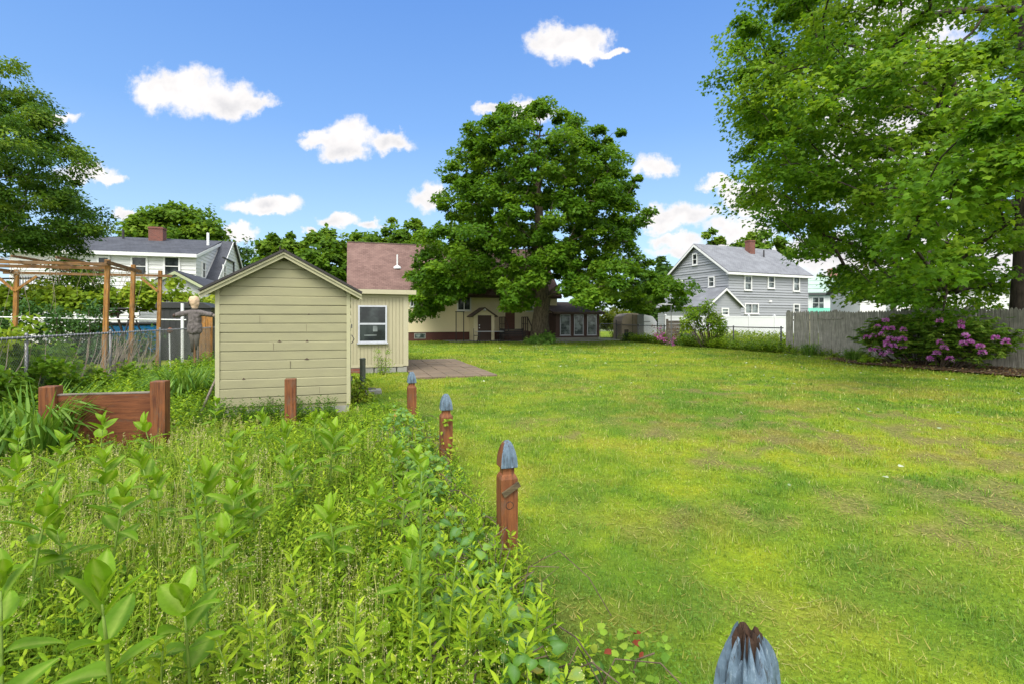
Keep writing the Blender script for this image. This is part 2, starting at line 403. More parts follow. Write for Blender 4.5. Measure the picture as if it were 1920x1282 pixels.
CL = [(300,168,56,40),(352,172,76,46),(425,192,66,34),(482,196,34,20),
      (598,262,40,18),(652,256,52,32),(648,284,44,24),(728,266,40,20),
      (1042,80,56,36),(1090,82,52,34),(1102,108,18,18),(1148,97,28,9),
      (462,388,40,16),(515,382,54,20),(500,400,46,12),
      (165,325,58,22),(212,336,30,12),(112,220,46,11),(238,405,26,11),(446,441,32,15),
      (630,412,32,14),(690,416,32,10),(580,437,16,7),(804,370,32,27),(920,206,30,14),(985,205,50,24),
      (1228,311,44,22),(1275,405,82,22),(1240,418,50,18),(1405,372,56,32),(1355,344,40,11),(1440,392,50,24),
      (1268,450,46,15),(1392,436,60,30),(1330,470,110,14),(1690,230,190,220),(1800,500,260,90),(520,470,60,9),(1560,480,130,40),
      (1700,30,120,60)]
field = None
for cx, cy, rx, ry in CL:
    d = vm('SUBTRACT', PD, ((cx-960)/F, (H-cy)/F, 0)).outputs[0]
    d = vm('MULTIPLY', d, (F/rx/1.12, F/ry/1.12, 0)).outputs[0]
    ln = vm('LENGTH', d, None).outputs['Value']
    if field is None: field = ln
    else:
        n = nt.nodes.new('ShaderNodeMath'); n.operation = 'SMOOTH_MIN'; nt.links.new(field, n.inputs[0]); nt.links.new(ln, n.inputs[1]); n.inputs[2].default_value = .22
        field = n.outputs[0]
nz2 = nd(nt, 'ShaderNodeTexNoise', {'noise_dimensions': '2D'}, Vector=P, Scale=46.0, Detail=5.0, Roughness=.62).outputs[0]
field = mth(nt, 'ADD', field, mth(nt, 'MULTIPLY', mth(nt, 'SUBTRACT', nz2, .5), .55))
mask = nd(nt, 'ShaderNodeMapRange', {'interpolation_type': 'SMOOTHSTEP'}, Value=field, _1=1.10, _2=.56, _3=0.0, _4=1.0).outputs[0]
ahead = nd(nt, 'ShaderNodeMapRange', {'interpolation_type': 'SMOOTHSTEP'}, Value=sp.outputs[1], _1=.10, _2=.28, _3=0.0, _4=1.0).outputs[0]
mask = mth(nt, 'MULTIPLY', mask, ahead)
# unseen bright broken cloud overhead and behind the viewer, added for soft fill light
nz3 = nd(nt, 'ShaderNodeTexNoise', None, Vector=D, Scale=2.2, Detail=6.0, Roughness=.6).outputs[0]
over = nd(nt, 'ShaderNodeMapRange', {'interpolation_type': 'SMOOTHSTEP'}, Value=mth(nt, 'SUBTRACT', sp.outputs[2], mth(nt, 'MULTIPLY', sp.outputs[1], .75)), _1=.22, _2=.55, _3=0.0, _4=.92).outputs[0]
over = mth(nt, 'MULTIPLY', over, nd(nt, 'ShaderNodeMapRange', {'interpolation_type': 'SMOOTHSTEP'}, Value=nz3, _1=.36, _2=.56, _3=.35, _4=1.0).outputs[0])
inside = nd(nt, 'ShaderNodeMapRange', None, Value=field, _1=.85, _2=.1, _3=0.0, _4=1.0).outputs[0]
nz4 = nd(nt, 'ShaderNodeTexNoise', {'noise_dimensions': '2D'}, Vector=P, Scale=13.0, Detail=4.0, Roughness=.5).outputs[0]
shade = mth(nt, 'MULTIPLY', inside, nd(nt, 'ShaderNodeMapRange', None, Value=nz4, _1=.42, _2=.66, _3=0.0, _4=1.0).outputs[0])
g = 2.0**(-EXPO)
ccol = mixc(nt, shade, tuple(x*g for x in (1.06,1.03,1.02)), tuple(x*g for x in (.79,.785,.81)))
# clear sky: the Nishita sky, balanced towards the blue the place shows
el_ = sp.outputs[2]
skyc = nd(nt, 'ShaderNodeVectorMath', {'operation': 'MULTIPLY'}, _0=sky.outputs[0], _1=(1.0,1.0,1.0)).outputs[0]
nt.links.new(skyc, bg.inputs['Color']); bg.inputs['Strength'].default_value = .10
air = ramp(nt, el_, [(0.0, tuple(x*g for x in (.56,.72,.92))), (.16, tuple(x*g for x in (.36,.60,.93))), (.34, tuple(x*g for x in (.18,.415,.89))), (.56, tuple(x*g for x in (.10,.30,.83)))])
bair = nd(nt, 'ShaderNodeBackground', None, Color=air, Strength=1.0)
m1 = nd(nt, 'ShaderNodeMixShader', None, _0=.75, _1=bg.outputs[0], _2=bair.outputs[0])
bc = nd(nt, 'ShaderNodeBackground', None, Color=ccol, Strength=1.0)
m2 = nd(nt, 'ShaderNodeMixShader', None, _0=mask, _1=m1.outputs[0], _2=bc.outputs[0])
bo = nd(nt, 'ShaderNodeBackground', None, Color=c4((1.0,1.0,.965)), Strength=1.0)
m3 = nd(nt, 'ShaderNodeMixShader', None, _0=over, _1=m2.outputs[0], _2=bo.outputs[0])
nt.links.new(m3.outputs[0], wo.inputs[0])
w.cycles.sampling_method = 'MANUAL'; w.cycles.sample_map_resolution = 1024

# ------------------------------------------------------------------ ground
def in_poly_yard(s, t): return (s > -5.0) & (s < 19.4) & (t > -3) & (t < 39)
def ground_fields(x, y):
    """how bare, how yellow, how dry the turf is at a point"""
    s, t = ts(x, y)
    b1 = fbm(x*.55+3, y*.55, 1, 4); b2 = fbm(x*2.1, y*2.1, 5, 4); b3 = fbm(x*6.3, y*6.3, 8, 3)
    bare = sstep(.545, .65, b1*.36 + b2*.40 + b3*.30)
    worn = sstep(2.5, 5.5, s)*(1-sstep(9, 14, s))*sstep(.5, 4.0, t)*(1-sstep(9, 13, t))
    bare = np.clip(bare*(.12 + 1.0*worn)*(1-.75*sstep(9,15,t)), 0, 1)
    tone = np.clip((fbm(x*.33, y*.33+5, 21, 4)-.5)*1.0 + (fbm(x*1.3, y*1.3, 25, 3)-.5)*1.1 + (fbm(x*4.2, y*4.2, 27, 3)-.5)*1.0 + .39, 0, 1)
    tone = np.clip(tone + .10*sstep(4, 12, t), 0, 1)
    nearw = sstep(1.3, 2.6, s)*sstep(1.2, 2.6, t)*(1-sstep(6.5, 8.5, t))*(1-sstep(6.5,9,s))
    bare = np.clip(bare + nearw*sstep(.55,.63, fbm(x*1.5+8, y*1.5, 15, 4)*.55 + fbm(x*5.2, y*5.2, 17, 3)*.45)*.95, 0, 1)
    dry = (.85+.3*nearw)*sstep(.51, .70, fbm(x*.8-7, y*.8, 31, 4)*.62 + fbm(x*3.1, y*3.1, 35, 3)*.42)*(.55+.45*worn)
    meadow = sstep(.30, -.10, s - .95)*sstep(9.2, 8.2, t)
    return bare, tone, dry, meadow
mg, nt, bs = newmat('lawn ground')
v = nd(nt, 'ShaderNodeNewGeometry').outputs['Position']
gr = ramp(nt, attr(nt, 'tone'), [(.15,(.10,.20,.010)),(.5,(.19,.28,.010)),(.9,(.30,.33,.013))])
n1 = noise(nt, v, 9, 6, .65); n2 = noise(nt, v, 40, 4, .6)
gr = mixc(nt, mth(nt, 'MULTIPLY', ramp(nt, n1, [(.38,0.0),(.66,1.0)]), .45), gr, (.07,.115,.010))
gr = mixc(nt, mth(nt, 'MULTIPLY', attr(nt, 'dry'), .7), gr, (.24,.19,.04))
soil = mixc(nt, ramp(nt, n2, [(.38,0.0),(.62,1.0)]), (.235,.19,.085), (.085,.07,.03))
gr = mixc(nt, mth(nt, 'MULTIPLY', attr(nt, 'bare'), .8), gr, soil)
gr = mixc(nt, mth(nt, 'MULTIPLY', attr(nt, 'meadow'), .8), gr, (.055,.075,.018))
gr = mixc(nt, mth(nt, 'MULTIPLY', n2, .5), gr, (.05,.065,.012))
nt.links.new(gr, bs.inputs['Base Color']); bs.inputs['Roughness'].default_value = .95; bs.inputs['Specular IOR Level'].default_value = .1
bump(nt, bs, mth(nt, 'ADD', n1, n2), .8, .03)
def gz(x, y): return .05*(fbm(x*.45, y*.45, 41, 3) - .5) + .025*(fbm(x*1.9, y*1.9, 44, 3) - .5)
sv = np.linspace(-30, 36, 330); tv_ = np.linspace(-6, 60, 330)
SS, TT = np.meshgrid(sv, tv_); GX = SS*UX + TT*VX; GY = SS*UY + TT*VY
b_, to_, dr_, me_ = ground_fields(GX.ravel(), GY.ravel())
gv = np.stack([GX.ravel(), GY.ravel(), gz(GX.ravel(), GY.ravel())], -1)
i = np.arange(330*330).reshape(330,330)
gq = np.stack([i[:-1,:-1], i[:-1,1:], i[1:,1:], i[1:,:-1]], -1).reshape(-1,4)
lawn = mesh_np('lawn', gv, gq, mg, None, {'bare': b_, 'tone': to_, 'dry': dr_, 'meadow': me_})
tag(lawn, 'mown yellow green lawn with worn bare patches', 'lawn', kind='structure')
mgr = paint('far ground', (.085,.12,.025), .95, (.12,.10,.06), .5, .15)
g_ = MB(); g_.add([(-900,-300,-.09),(900,-300,-.09),(900,1500,-.09),(-900,1500,-.09)], [(0,1,2,3)])
tag(g_.build('ground', mgr), 'flat ground stretching beyond the gardens', 'ground', kind='structure')

# ------------------------------------------------------------------ leaf templates (x across, y to the tip, z normal)
def T_(v, f, mid=None): return (np.array(v, float), np.array(f, int), np.array(mid if mid is not None else [0]*len(v), float))
_mo = [(0,0),(.16,.10),(.42,.02),(.36,.24),(.60,.52),(.30,.50),(0,1.0),(-.30,.50),(-.60,.52),(-.36,.24),(-.42,.02),(-.16,.10)]
MAPLE = T_([(x, y, -.22*abs(x) - .10*y*y) for x, y in _mo] + [(0,.38,.02)], [(k, (k+1) % 12, 12) for k in range(12)])
MAPLE_S = T_([(0,0,0),(.42,.12,-.1),(.50,.50,-.12),(0,1,-.1),(-.50,.50,-.12),(-.42,.12,-.1),(0,.4,.03)], [(k, (k+1) % 6, 6) for k in range(6)])
OVAL = T_([(0,0,0),(.26,.35,-.06),(.20,.72,-.08),(0,1,-.12),(-.20,.72,-.08),(-.26,.35,-.06),(0,.5,.04)], [(k, (k+1) % 6, 6) for k in range(6)], [.6,0,0,0,0,0,1])
LANCE = T_([(0,0,0),(.11,.35,0),(.085,.7,-.05),(0,1,-.16),(-.085,.7,-.05),(-.11,.35,0),(0,.5,.03)], [(k, (k+1) % 6, 6) for k in range(6)], [.6,0,0,0,0,0,1])
HEART = T_([(0,.06,0),(.25,-.06,-.03),(.46,.16,-.08),(.36,.55,-.09),(0,1,-.14),(-.36,.55,-.09),(-.46,.16,-.08),(-.25,-.06,-.03),(0,.42,.04)], [(k, (k+1) % 8, 8) for k in range(8)], [.8,0,0,0,0,0,0,0,1])
DIAM = T_([(0,0,0),(.3,.5,-.04),(0,1,-.05),(-.3,.5,-.04)], [(0,1,2),(0,2,3)])
BLADE = T_([(-.5,0,0),(.5,0,0),(-.36,.12,.5),(.36,.12,.5),(0,.55,1)], [(0,1,3),(0,3,2),(2,3,4)])      # y bend, z height
BLADE_L = T_([(-.5,0,0),(.5,0,0),(-.5,.05,.35),(.5,.05,.35),(-.38,.22,.72),(.38,.22,.72),(0,.62,1)], [(0,1,3),(0,3,2),(2,3,5),(2,5,4),(4,5,6)])
def leaf_sheet(nl=7, width=.5, curve=.35, fold=.12, point=1.0, wave=.0):
    """a large leaf as a curved sheet five points across"""
    V = []; mid = []
    for i in range(nl+1):
        u = i/nl; wd = width*.5*(math.sin(math.pi*min(1, u**.8*.97+.03)))**.75*(1 - .25*u*point)
        y = u*(1 - .12*curve*u); z = -curve*u*u*.6
        for k in range(-2, 3):
            q = k/2; V.append((q*wd, y, z + fold*abs(q)*wd*2.0 + wave*math.sin(u*9)*abs(q)*.03)); mid.append(1.0 if k == 0 else 0.0)
    Fc = []
    for i in range(nl):
        for k in range(4):
            a = i*5+k; Fc += [(a, a+1, a+6), (a, a+6, a+5)]
    return T_(V, Fc, mid)
def rz(a):
    c, s = np.cos(a), np.sin(a); z = np.zeros_like(c); o = np.ones_like(c)
    return np.stack([np.stack([c,-s,z],-1), np.stack([s,c,z],-1), np.stack([z,z,o],-1)], -2)
def yaw_tilt(yaw, tilt):
    c, s = np.cos(tilt), np.sin(tilt); z = np.zeros_like(c); o = np.ones_like(c)
    rx = np.stack([np.stack([o,z,z],-1), np.stack([z,c,-s],-1), np.stack([z,s,c],-1)], -2)
    return rz(yaw) @ rx

# ------------------------------------------------------------------ lawn grass
mgrass, nt, bs = newmat('grass blades')
c = ramp(nt, attr(nt, 'tone'), [(.1,(.10,.21,.024)),(.45,(.185,.30,.024)),(.85,(.285,.365,.03))])
c = mixc(nt, mth(nt, 'MULTIPLY', attr(nt, 'dry'), .7), c, (.34,.265,.08))
c = mixc(nt, ramp(nt, attr(nt, 'var'), [(.0,.45),(.5,0.0)]), c, (.07,.15,.012))
c = mixc(nt, ramp(nt, attr(nt, 'var'), [(.90,0.0),(.97,.75)]), c, (.46,.44,.18))
nt.links.new(c, bs.inputs['Base Color']); bs.inputs['Roughness'].default_value = .6; bs.inputs['Specular IOR Level'].default_value = .2
tr = nd(nt, 'ShaderNodeBsdfTranslucent', None, Color=c)
mx = nd(nt, 'ShaderNodeMixShader', None, _0=.35, _1=bs.outputs[0], _2=tr.outputs[0])
nt.links.new(mx.outputs[0], nt.nodes['Material Output'].inputs[0])
PATIO = (1.55, 3.75, 13.15, 19.3)
def lawn_ok(s, t):
    ok = (s > -4.7) & (s < 19.25) & (t < 37.0)
    ok &= ~((s < .75) & (t < 8.6))
    ok &= ~((s > -2.2) & (s < .1) & (t > 8.5) & (t < 11.8))
    ok &= ~((s > -2) & (s < 1.55) & (t > 15.0) & (t < 21))
    ok &= ~((s > PATIO[0]) & (s < PATIO[1]) & (t > PATIO[2]) & (t < PATIO[3]) & (rng.random(len(s)) > .10))
    ok &= ~((s > 14.2) & (s < 17.9) & (t > 34.7))
    return ok
gc = Cloud()
for d0, d1, dens, wd, ln in ((1.1,3.4,6400,.0034,.038),(3.4,6,4200,.005,.040),(6,10,1700,.009,.045),(10,18,560,.016,.052),(18,40,120,.034,.065)):
    ha = .86
    n = int(dens*ha*(d1*d1-d0*d0))
    a = rng.uniform(-ha, ha, n); d = np.sqrt(rng.uniform(d0*d0, d1*d1, n))
    x = np.sin(a)*d; y = np.cos(a)*d; s, t = ts(x, y)
    b, to, dr, me = ground_fields(x, y)
    keep = lawn_ok(s, t) & (rng.random(n) > b*.92)
    x, y, b, to, dr = (q[keep] for q in (x, y, b, to, dr)); n = len(x)
    tall = .30 + .65*fbm(x*1.3+4, y*1.3, 51, 3) + .75*sstep(.45,.75,fbm(x*5.5, y*5.5, 53, 3))
    h = ln*tall*rng.uniform(.6, 1.35, n)*(1-.45*b)
    gc.put(BLADE, np.stack([x, y, gz(x, y)-.004], -1), yaw_tilt(rng.uniform(0, 6.283, n), rng.normal(0, .6, n)),
           np.stack([wd*rng.uniform(.7,1.3,n), h*rng.uniform(.3,1.4,n), h], -1), tone=np.clip(to+rng.normal(0,.16,n),0,1), dry=np.clip(dr+rng.normal(0,.16,n),0,1), var=rng.random(n))
# dead straw lying in the thin places
n = 60000; a = rng.uniform(-.84,.84,n); d = 1.4 + 13*rng.random(n)**1.3
x = np.sin(a)*d; y = np.cos(a)*d; s, t = ts(x, y); b, to, dr, me = ground_fields(x, y); keep = lawn_ok(s, t) & (rng.random(n) < .06 + .6*b + .35*dr); x, y, d, b = x[keep], y[keep], d[keep], b[keep]; n = len(x)
gc.put(BLADE, np.stack([x, y, gz(x,y)+.004+.012*rng.random(n)*(1-b)],-1), yaw_tilt(rng.uniform(0,6.28,n), rng.normal(1.5,.12,n)), np.stack([.0028+.0007*d, .02*np.ones(n), rng.uniform(.03,.09,n)],-1), tone=np.full(n,.5), dry=rng.uniform(.7,1.3,n), var=rng.uniform(.6,1.0,n))
# low clover and plantain leaves among the blades
n = 52000; a = rng.uniform(-.84, .84, n); d = 1.6 + 15*rng.random(n)**1.5
x = np.sin(a)*d; y = np.cos(a)*d; s, t = ts(x, y); b, to, dr, me = ground_fields(x, y)
cl = fbm(x*1.5, y*1.5, 61, 3)
keep = lawn_ok(s, t) & (cl > .47) & (rng.random(n) > b*.5); x, y, to, d, dr = x[keep], y[keep], to[keep], d[keep], dr[keep]; n = len(x)
gc.put(DIAM, np.stack([x, y, gz(x,y)+rng.uniform(.012,.04,n)], -1), yaw_tilt(rng.uniform(0,6.28,n), rng.normal(.1,.4,n)),
       np.repeat((.009 + .0015*d)[:,None]*rng.uniform(.7,1.5,(n,1)), 3, 1), tone=np.clip(to+.05,0,1), dry=dr*.6, var=rng.uniform(.12,.9,n))
tag(gc.build('grass', mgrass), 'short patchy yellow green lawn grass', 'grass', kind='stuff')
# pale fallen leaves lying on the lawn
n = 420; x = rng.uniform(-1, 17, n); y = rng.uniform(3, 34, n); s, t = ts(x, y)
keep = lawn_ok(s, t) & (rng.random(n) < .35 + .65*sstep(2, 12, s)); x, y = x[keep], y[keep]; n = len(x)
fc = Cloud(); fc.put(MAPLE_S, np.stack([x,y,gz(x,y)+.045],-1), yaw_tilt(rng.uniform(0,6.28,n), rng.normal(0,.35,n)), rng.uniform(.03,.10,n)*(.6+.02*y), var=rng.random(n)**1.5)
tag(fc.build('fallen_leaves', M['pale_leaf']), 'pale torn leaves scattered over the lawn', 'fallen leaves', kind='stuff')

# ------------------------------------------------------------------ trees
def skeleton(trunk, targets, r_trunk, r_tip, seed, lift=.12, rmax=.32):
    rg = np.random.default_rng(seed)
    pos = [np.array(p, float) for p in trunk]; par = [-1] + list(range(len(trunk)-1)); nt_ = len(trunk)
    cx = np.array([p[:2] for p in pos]).mean(0)
    order = np.argsort([np.linalg.norm(t[:2]-cx) + .35*abs(t[2]-pos[-1][2]*.8) for t in targets])
    start = max(1, int(nt_*.3)); chains = []
    for k in order:
        tg = targets[k]; A = np.array(pos[start:]); dv = tg - A; ds = np.linalg.norm(dv, axis=1)
        rad = np.linalg.norm(A[:,:2]-cx, axis=1); rt = np.linalg.norm(tg[:2]-cx)
        cost = ds + 1.2*np.maximum(0, A[:,2]-tg[2]+.25*ds) + .9*np.maximum(0, rad-rt)
        j = int(np.argmin(cost)) + start; p = pos[j]; L = np.linalg.norm(tg-p); m = max(2, min(6, int(L/.6)))
        ch = [j]; bow = np.array([0,0,lift*L]); wob = rg.normal(0, .07*L, 3)
        for q in range(1, m+1):
            u = q/m; pp = p*(1-u) + tg*u + (bow+wob)*math.sin(math.pi*u)*.8 + (rg.normal(0,.03*L,3) if q < m else 0)
            pos.append(pp); par.append(ch[-1]); ch.append(len(pos)-1)
        chains.append(ch)
    cnt = np.zeros(len(pos)); child = np.zeros(len(pos), bool)
    for q in par:
        if q >= 0: child[q] = True
    cnt[~child] = 1
    for q in range(len(pos)-1, 0, -1): cnt[par[q]] += cnt[q]
    rad = np.minimum(r_tip*cnt**.52, r_trunk*rmax)
    for q in range(nt_): rad[q] = max(rad[q] if q > nt_*.5 else 0, r_trunk*(1 - .72*q/(nt_-1)))
    for ch in chains:
        if pos[ch[-1]][2] < pos[ch[0]][2] - .2:
            for q in ch[1:]: rad[q] = min(rad[q], .05)
    mb = MB()
    base = trunk[0]
    mb.tube([pos[q] for q in range(nt_)], [rad[q]*(1.35 if q == 0 else 1.0) for q in range(nt_)], 12)
    for ch in chains:
        rr = [min(rad[q], rad[ch[1]]*1.05) for q in ch]
        mb.tube([pos[q] for q in ch], rr, 6 if rad[ch[1]] > .03 else 4, cap=False)
    return mb
def env_fn(rows, depth, wob=.15):
    rows = np.array(sorted(rows), float)
    def f(z, ca):
        l = np.interp(z, rows[:,0], rows[:,1], left=0, right=0); r = np.interp(z, rows[:,0], rows[:,2], left=0, right=0)
        wr = (1+ca)/2; side = r*wr + l*(1-wr); avg = depth*(l+r)/2; wb = 1 + wob*(.6*np.sin(4.3*np.arccos(np.clip(ca,-1,1))*2+z*1.3+wob*40) + .5*np.sin(z*2.7+5*ca))
        return (side*np.abs(ca) + avg*(1-np.abs(ca)))*wb
    return f, rows[0,0], rows[-1,0], rows[:,1:].max()
def crown_clumps(rows, n, size, depth, seed, inner=.18, accept=None, gap=.55, pw=1.6):
    rg = np.random.default_rng(seed); f, z0, z1, rm = env_fn(rows, depth); out = []; tries = 0
    while len(out) < n and tries < n*400:
        tries += 1
        z = rg.uniform(z0, z1); x, y = rg.uniform(-rm, rm, 2); r = math.hypot(x, y) + 1e-6
        e = float(f(z, np.array(x/r)))
        if r > e or rg.random() > (r/e)**pw + inner: continue
        if accept and not accept(x, y, z): continue
        c = np.array((x, y, z))
        if out and np.min(np.linalg.norm((np.array(out)-c)*np.array((1,1,1.5)), axis=1)) < gap*size: continue
        out.append(c)
    return np.array(out)
def leaf_clumps(cloud, centers, sizes, per, lsize, tmpl, rg, axis=(0,0), flat=.55, droop=.3, up=.9, shift=None, vs=(.5,.5)):
    for c, a in zip(centers, sizes):
        n = int(per*rg.uniform(.75,1.25))
        u = norm(rg.normal(0,1,(n,3)))*(rg.random((n,1))**.42)
        p = u*np.array((a,a,a*flat)); h2 = (u[:,0]**2+u[:,1]**2); p[:,2] -= droop*a*h2
        p += rg.normal(0, a*.06, (n,3)); pos = c + p
        out = np.concatenate([pos[:,:2]-np.array(axis), np.zeros((n,1))], 1); out = norm(out)*.5 + norm(p*np.array((1,1,.2)))*.6
        nr = norm(np.array((0,0,up)) + out*.55 + rg.normal(0,.42,(n,3)))
        tip = out*.8 + rg.normal(0,.55,(n,3)) + np.array((0,0,-.35))
        cl = rg.random()*vs[0]
        cloud.put(tmpl, pos, frames(tip, nr), lsize*rg.uniform(.65,1.25,n), var=np.clip(cl + vs[1]*rg.random(n), 0, 1))
def tree(name, label, cat, loc, rows, trunk_top, r_trunk, n, size, per, lsize, tmpl, mat, bark, seed, depth=.9, group=None, extra=None, wander=.25,
         flat=.55, droop=.3, accept=None, inner=.18, vs=(.5,.5), lean=(0,0), r_tip=.012, gap=.55):
    rg = np.random.default_rng(seed)
    t = thing(name, label, cat, loc, 0, group)
    C = crown_clumps(rows, n, size, depth, seed, inner, accept, gap)
    if extra is not None and len(extra): C = np.concatenate([C, np.array(extra, float)])
    m = 9; wv = np.cumsum(rg.normal(0, wander*.35, (m,2)), 0); wv[:2] = 0
    trunk = [(wv[i,0]+lean[0]*(i/(m-1)), wv[i,1]+lean[1]*(i/(m-1)), trunk_top*i/(m-1) - (.15 if i == 0 else 0)) for i in range(m)]
    skeleton(trunk, C, r_trunk, r_tip, seed).build('trunk', bark, t, smooth=True)
    cl = Cloud(); leaf_clumps(cl, C, size*rg.choice((.45,.7,.95,1.15,1.45),len(C),p=(.15,.25,.28,.22,.10)), per, lsize, tmpl, rg, (0,0), flat, droop, vs=vs)
    cl.build('crown', mat, t); return t
def rows_px(tab, px0, d, inset=0, trim=0):
    k = d/F
    return [(zat(y, d), max(.1, (px0-l-inset)*k), max(.1, (r-inset-trim*(y < 500)-px0)*k)) for y, l, r in tab]

# the maple in front of the house
MD = 34.5; mx0 = 1013
mp = Vector((kx(mx0)*MD, MD, 0))
tab = [(183,985,1000),(192,955,1012),(215,918,1075),(250,872,1135),(272,852,1190),(300,838,1204),(330,824,1208),(370,824,1216),(410,822,1226),
       (440,800,1218),(480,786,1212),(515,776,1228),(545,765,1258),(572,764,1258),(590,800,1150)]
ex = [at(965,556,29.5), at(985,545,29), at(942,545,29.5), at(992,562,29.8), at(955,572,30), at(975,572,30), at(775,590,33.5), at(790,580,33), at(806,584,33.5), at(1275,560,33), at(1262,572,33), at(1245,578,33.5)]
ex = [tuple(e - mp) for e in ex]
def acc_m(x, y, z):
    px = 960 + F*(mp.x+x)/(mp.y+y); py = H - F*(z-CAMZ)/(mp.y+y)
    return py < np.interp(px, [740,765,795,820,850,868,930,945,985,1000,1010,1042,1056,1120,1200,1240,1290], [588,591,590,576,560,543,540,563,560,544,528,528,560,572,578,580,568])
tree('maple_tree', 'large round maple shading the cream house', 'tree', mp, rows_px(tab, mx0, MD, 9, 20), 11.5, .60, 680, .70, 200, .20, MAPLE, M['leaf_maple'], M['bark'], 3,
     depth=.85, extra=ex, flat=.5, droop=.35, accept=acc_m, inner=.05, r_tip=.017, gap=.80)

# the big tree beyond the picket fence
BD = 16.6; bx0 = 1924
bp = Vector((kx(bx0)*BD, BD, 0))
dk = 15.0/F
tab = [(600,1640),(575,1590),(545,1560),(520,1545),(490,1480),(450,1440),(425,1425),(400,1400),(370,1378),(330,1362),(290,1362),(240,1350),(190,1325),(150,1316),(110,1340),(60,1352),(0,1340),(-120,1360),(-260,1430),(-420,1560),(-560,1760)]
rows = [(zat(y, 15.0), (bx0-l)*dk, (bx0-l)*dk) for y, l in tab]
def acc_b(x, y, z):
    px = 960 + F*(bp.x+x)/max(.5, bp.y+y); py = H - F*(z-CAMZ)/max(.5, bp.y+y)
    if bp.y + y < 6.2 or px < 1318 or py > 585: return False
    if px > 2250 or py < -420: return False
    if py < -70 and (x*7.3 + y*3.1 + z*5.7) % 1.0 > .3: return False
    if py > 505 and bp.y+y < 9: return False
    if px > 1872 and py > 490: return False
    lim = np.interp(py, [q[0] for q in tab][::-1], [q[1] for q in tab][::-1])
    return px > lim + 22
tree('broad_maple_tree', 'huge spreading maple whose branches hang over the grey picket fence', 'tree', bp, rows, 13.5, .47, 610, .88, 240, .138, MAPLE, M['leaf_big'], M['bark_dark'], 5,
     depth=.95, flat=.45, droop=.35, accept=acc_b, inner=.03, r_tip=.019, gap=.68, extra=[tuple(at(px,py,d)-bp) for px,py,d in ((1850,235,8.6),(1800,330,8.9),(1885,290,8.3),(1765,295,9.4),(1725,385,10),(1830,180,9),(1905,215,8.2),(1780,380,9.2),(1700,450,10.5),(1740,500,11),(1870,330,8.8),(1910,300,8.2),(1650,528,17),(1690,540,17.5),(1735,545,18),(1790,545,18),(1835,548,18.4),(1868,535,18),(1710,515,16),(1770,520,16.4),(1820,515,16),(1850,500,15.5))])

# the tree at the far side of the pergola
LD = 21.0; lx0 = -70
lp = Vector((kx(lx0)*LD, LD, 0)); k = LD/F
tab = [(560,120),(535,200),(510,185),(480,140),(455,150),(430,178),(400,195),(380,185),(362,180),(340,130),(300,150),(270,140),(245,145),(220,105),(190,90),(160,40),(130,20),(100,2),(60,-30)]
rows = [(zat(y, LD), 4.5, (r-40-lx0)*k) for y, r in tab]
def acc_l(x, y, z):
    px = 960 + F*(lp.x+x)/(lp.y+y); py = H - F*(z-CAMZ)/(lp.y+y); return px > -110 and py < (468 if px < 105 else 556)
tree('ash_tree', 'fine leaved tree rising behind the cedar pergola', 'tree', lp, rows, 10.5, .30, 270, .66, 225, .145, OVAL, M['leaf_left'], M['bark_dark'], 8,
     depth=.95, flat=.42, droop=.35, accept=acc_l, inner=.12, r_tip=.010, vs=(.6,.4))

# trees far behind the houses
def far_tree(label, px, d, ytop, ybot, hw, seed, mat, n=70, per=130, ls=.42, sz=None, shape='round', sparse=1.0, name='tree'):
    k = d/F; z1 = zat(ytop, d); z0 = max(1.0, zat(ybot, d)); r = hw*k
    if shape == 'cone': rows = [(z0, r, r), (z0+.3*(z1-z0), r*.8, r*.8), (z1, .15, .15)]
    else: rows = [(z0, r*.6, r*.6), (z0+.3*(z1-z0), r, r), (z0+.65*(z1-z0), r*.85, r*.9), (z0+.88*(z1-z0), r*.5, r*.45), (z1, r*.12, r*.12)]
    sz = sz or max(.6, r*.3)
    return tree(name, label, 'tree', (kx(px)*d, d, 0), rows, z1*.8, .22, n, sz, int(per*sparse), ls, MAPLE_S, mat, M['bark_dark'], seed, depth=1.0, inner=.15,
                group='trees behind the houses', r_tip=.02, gap=.5)
far_tree('rounded green tree behind the chimney of the white house', 332, 62, 384, 480, 78, 101, M['leaf_far'], 90, 150)
far_tree('thin half bare tree between the white house gable and the shed roof', 462, 66, 448, 540, 24, 102, M['leaf_fardark'], 26, 46, .32, .9)
far_tree('upright green tree over the ridge of the khaki shed', 531, 58, 424, 560, 46, 103, M['leaf_far'], 60, 130)
far_tree('bushy tree directly against the edge of the red roof', 612, 56, 432, 580, 56, 104, M['leaf_far'], 70, 150)
far_tree('low leafy tree above the red roof ridge', 690, 64, 428, 520, 50, 105, M['leaf_far'], 60, 140)
far_tree('pointed conifer poking above the red roof', 732, 66, 408, 500, 24, 106, M['leaf_far'], 46, 120, .35, .8, 'cone', name='conifer_tree')
far_tree('green tree between the conifer and the large round maple', 776, 60, 415, 520, 42, 107, M['leaf_far'], 60, 140)
far_tree('dark tree between the round maple and the grey house', 1238, 60, 478, 620, 50, 108, M['leaf_fardark'], 70, 150)
far_tree('small tree top behind the peak of the grey house', 1333, 74, 424, 520, 26, 109, M['leaf_far'], 30, 110)
far_tree('yellowish tree behind the chimney of the grey house', 1425, 70, 428, 530, 50, 110, M['leaf_far'], 60, 130)
far_tree('tree behind the mint green roof', 1556, 84, 500, 580, 34, 111, M['leaf_far'], 34, 110)
far_tree('tree behind the white building beyond the picket fence', 1700, 84, 485, 590, 70, 112, M['leaf_far'], 50, 120)
far_tree('tree at the back corner of the mint roofed house', 1650, 80, 510, 590, 30, 113, M['leaf_fardark'], 34, 110)
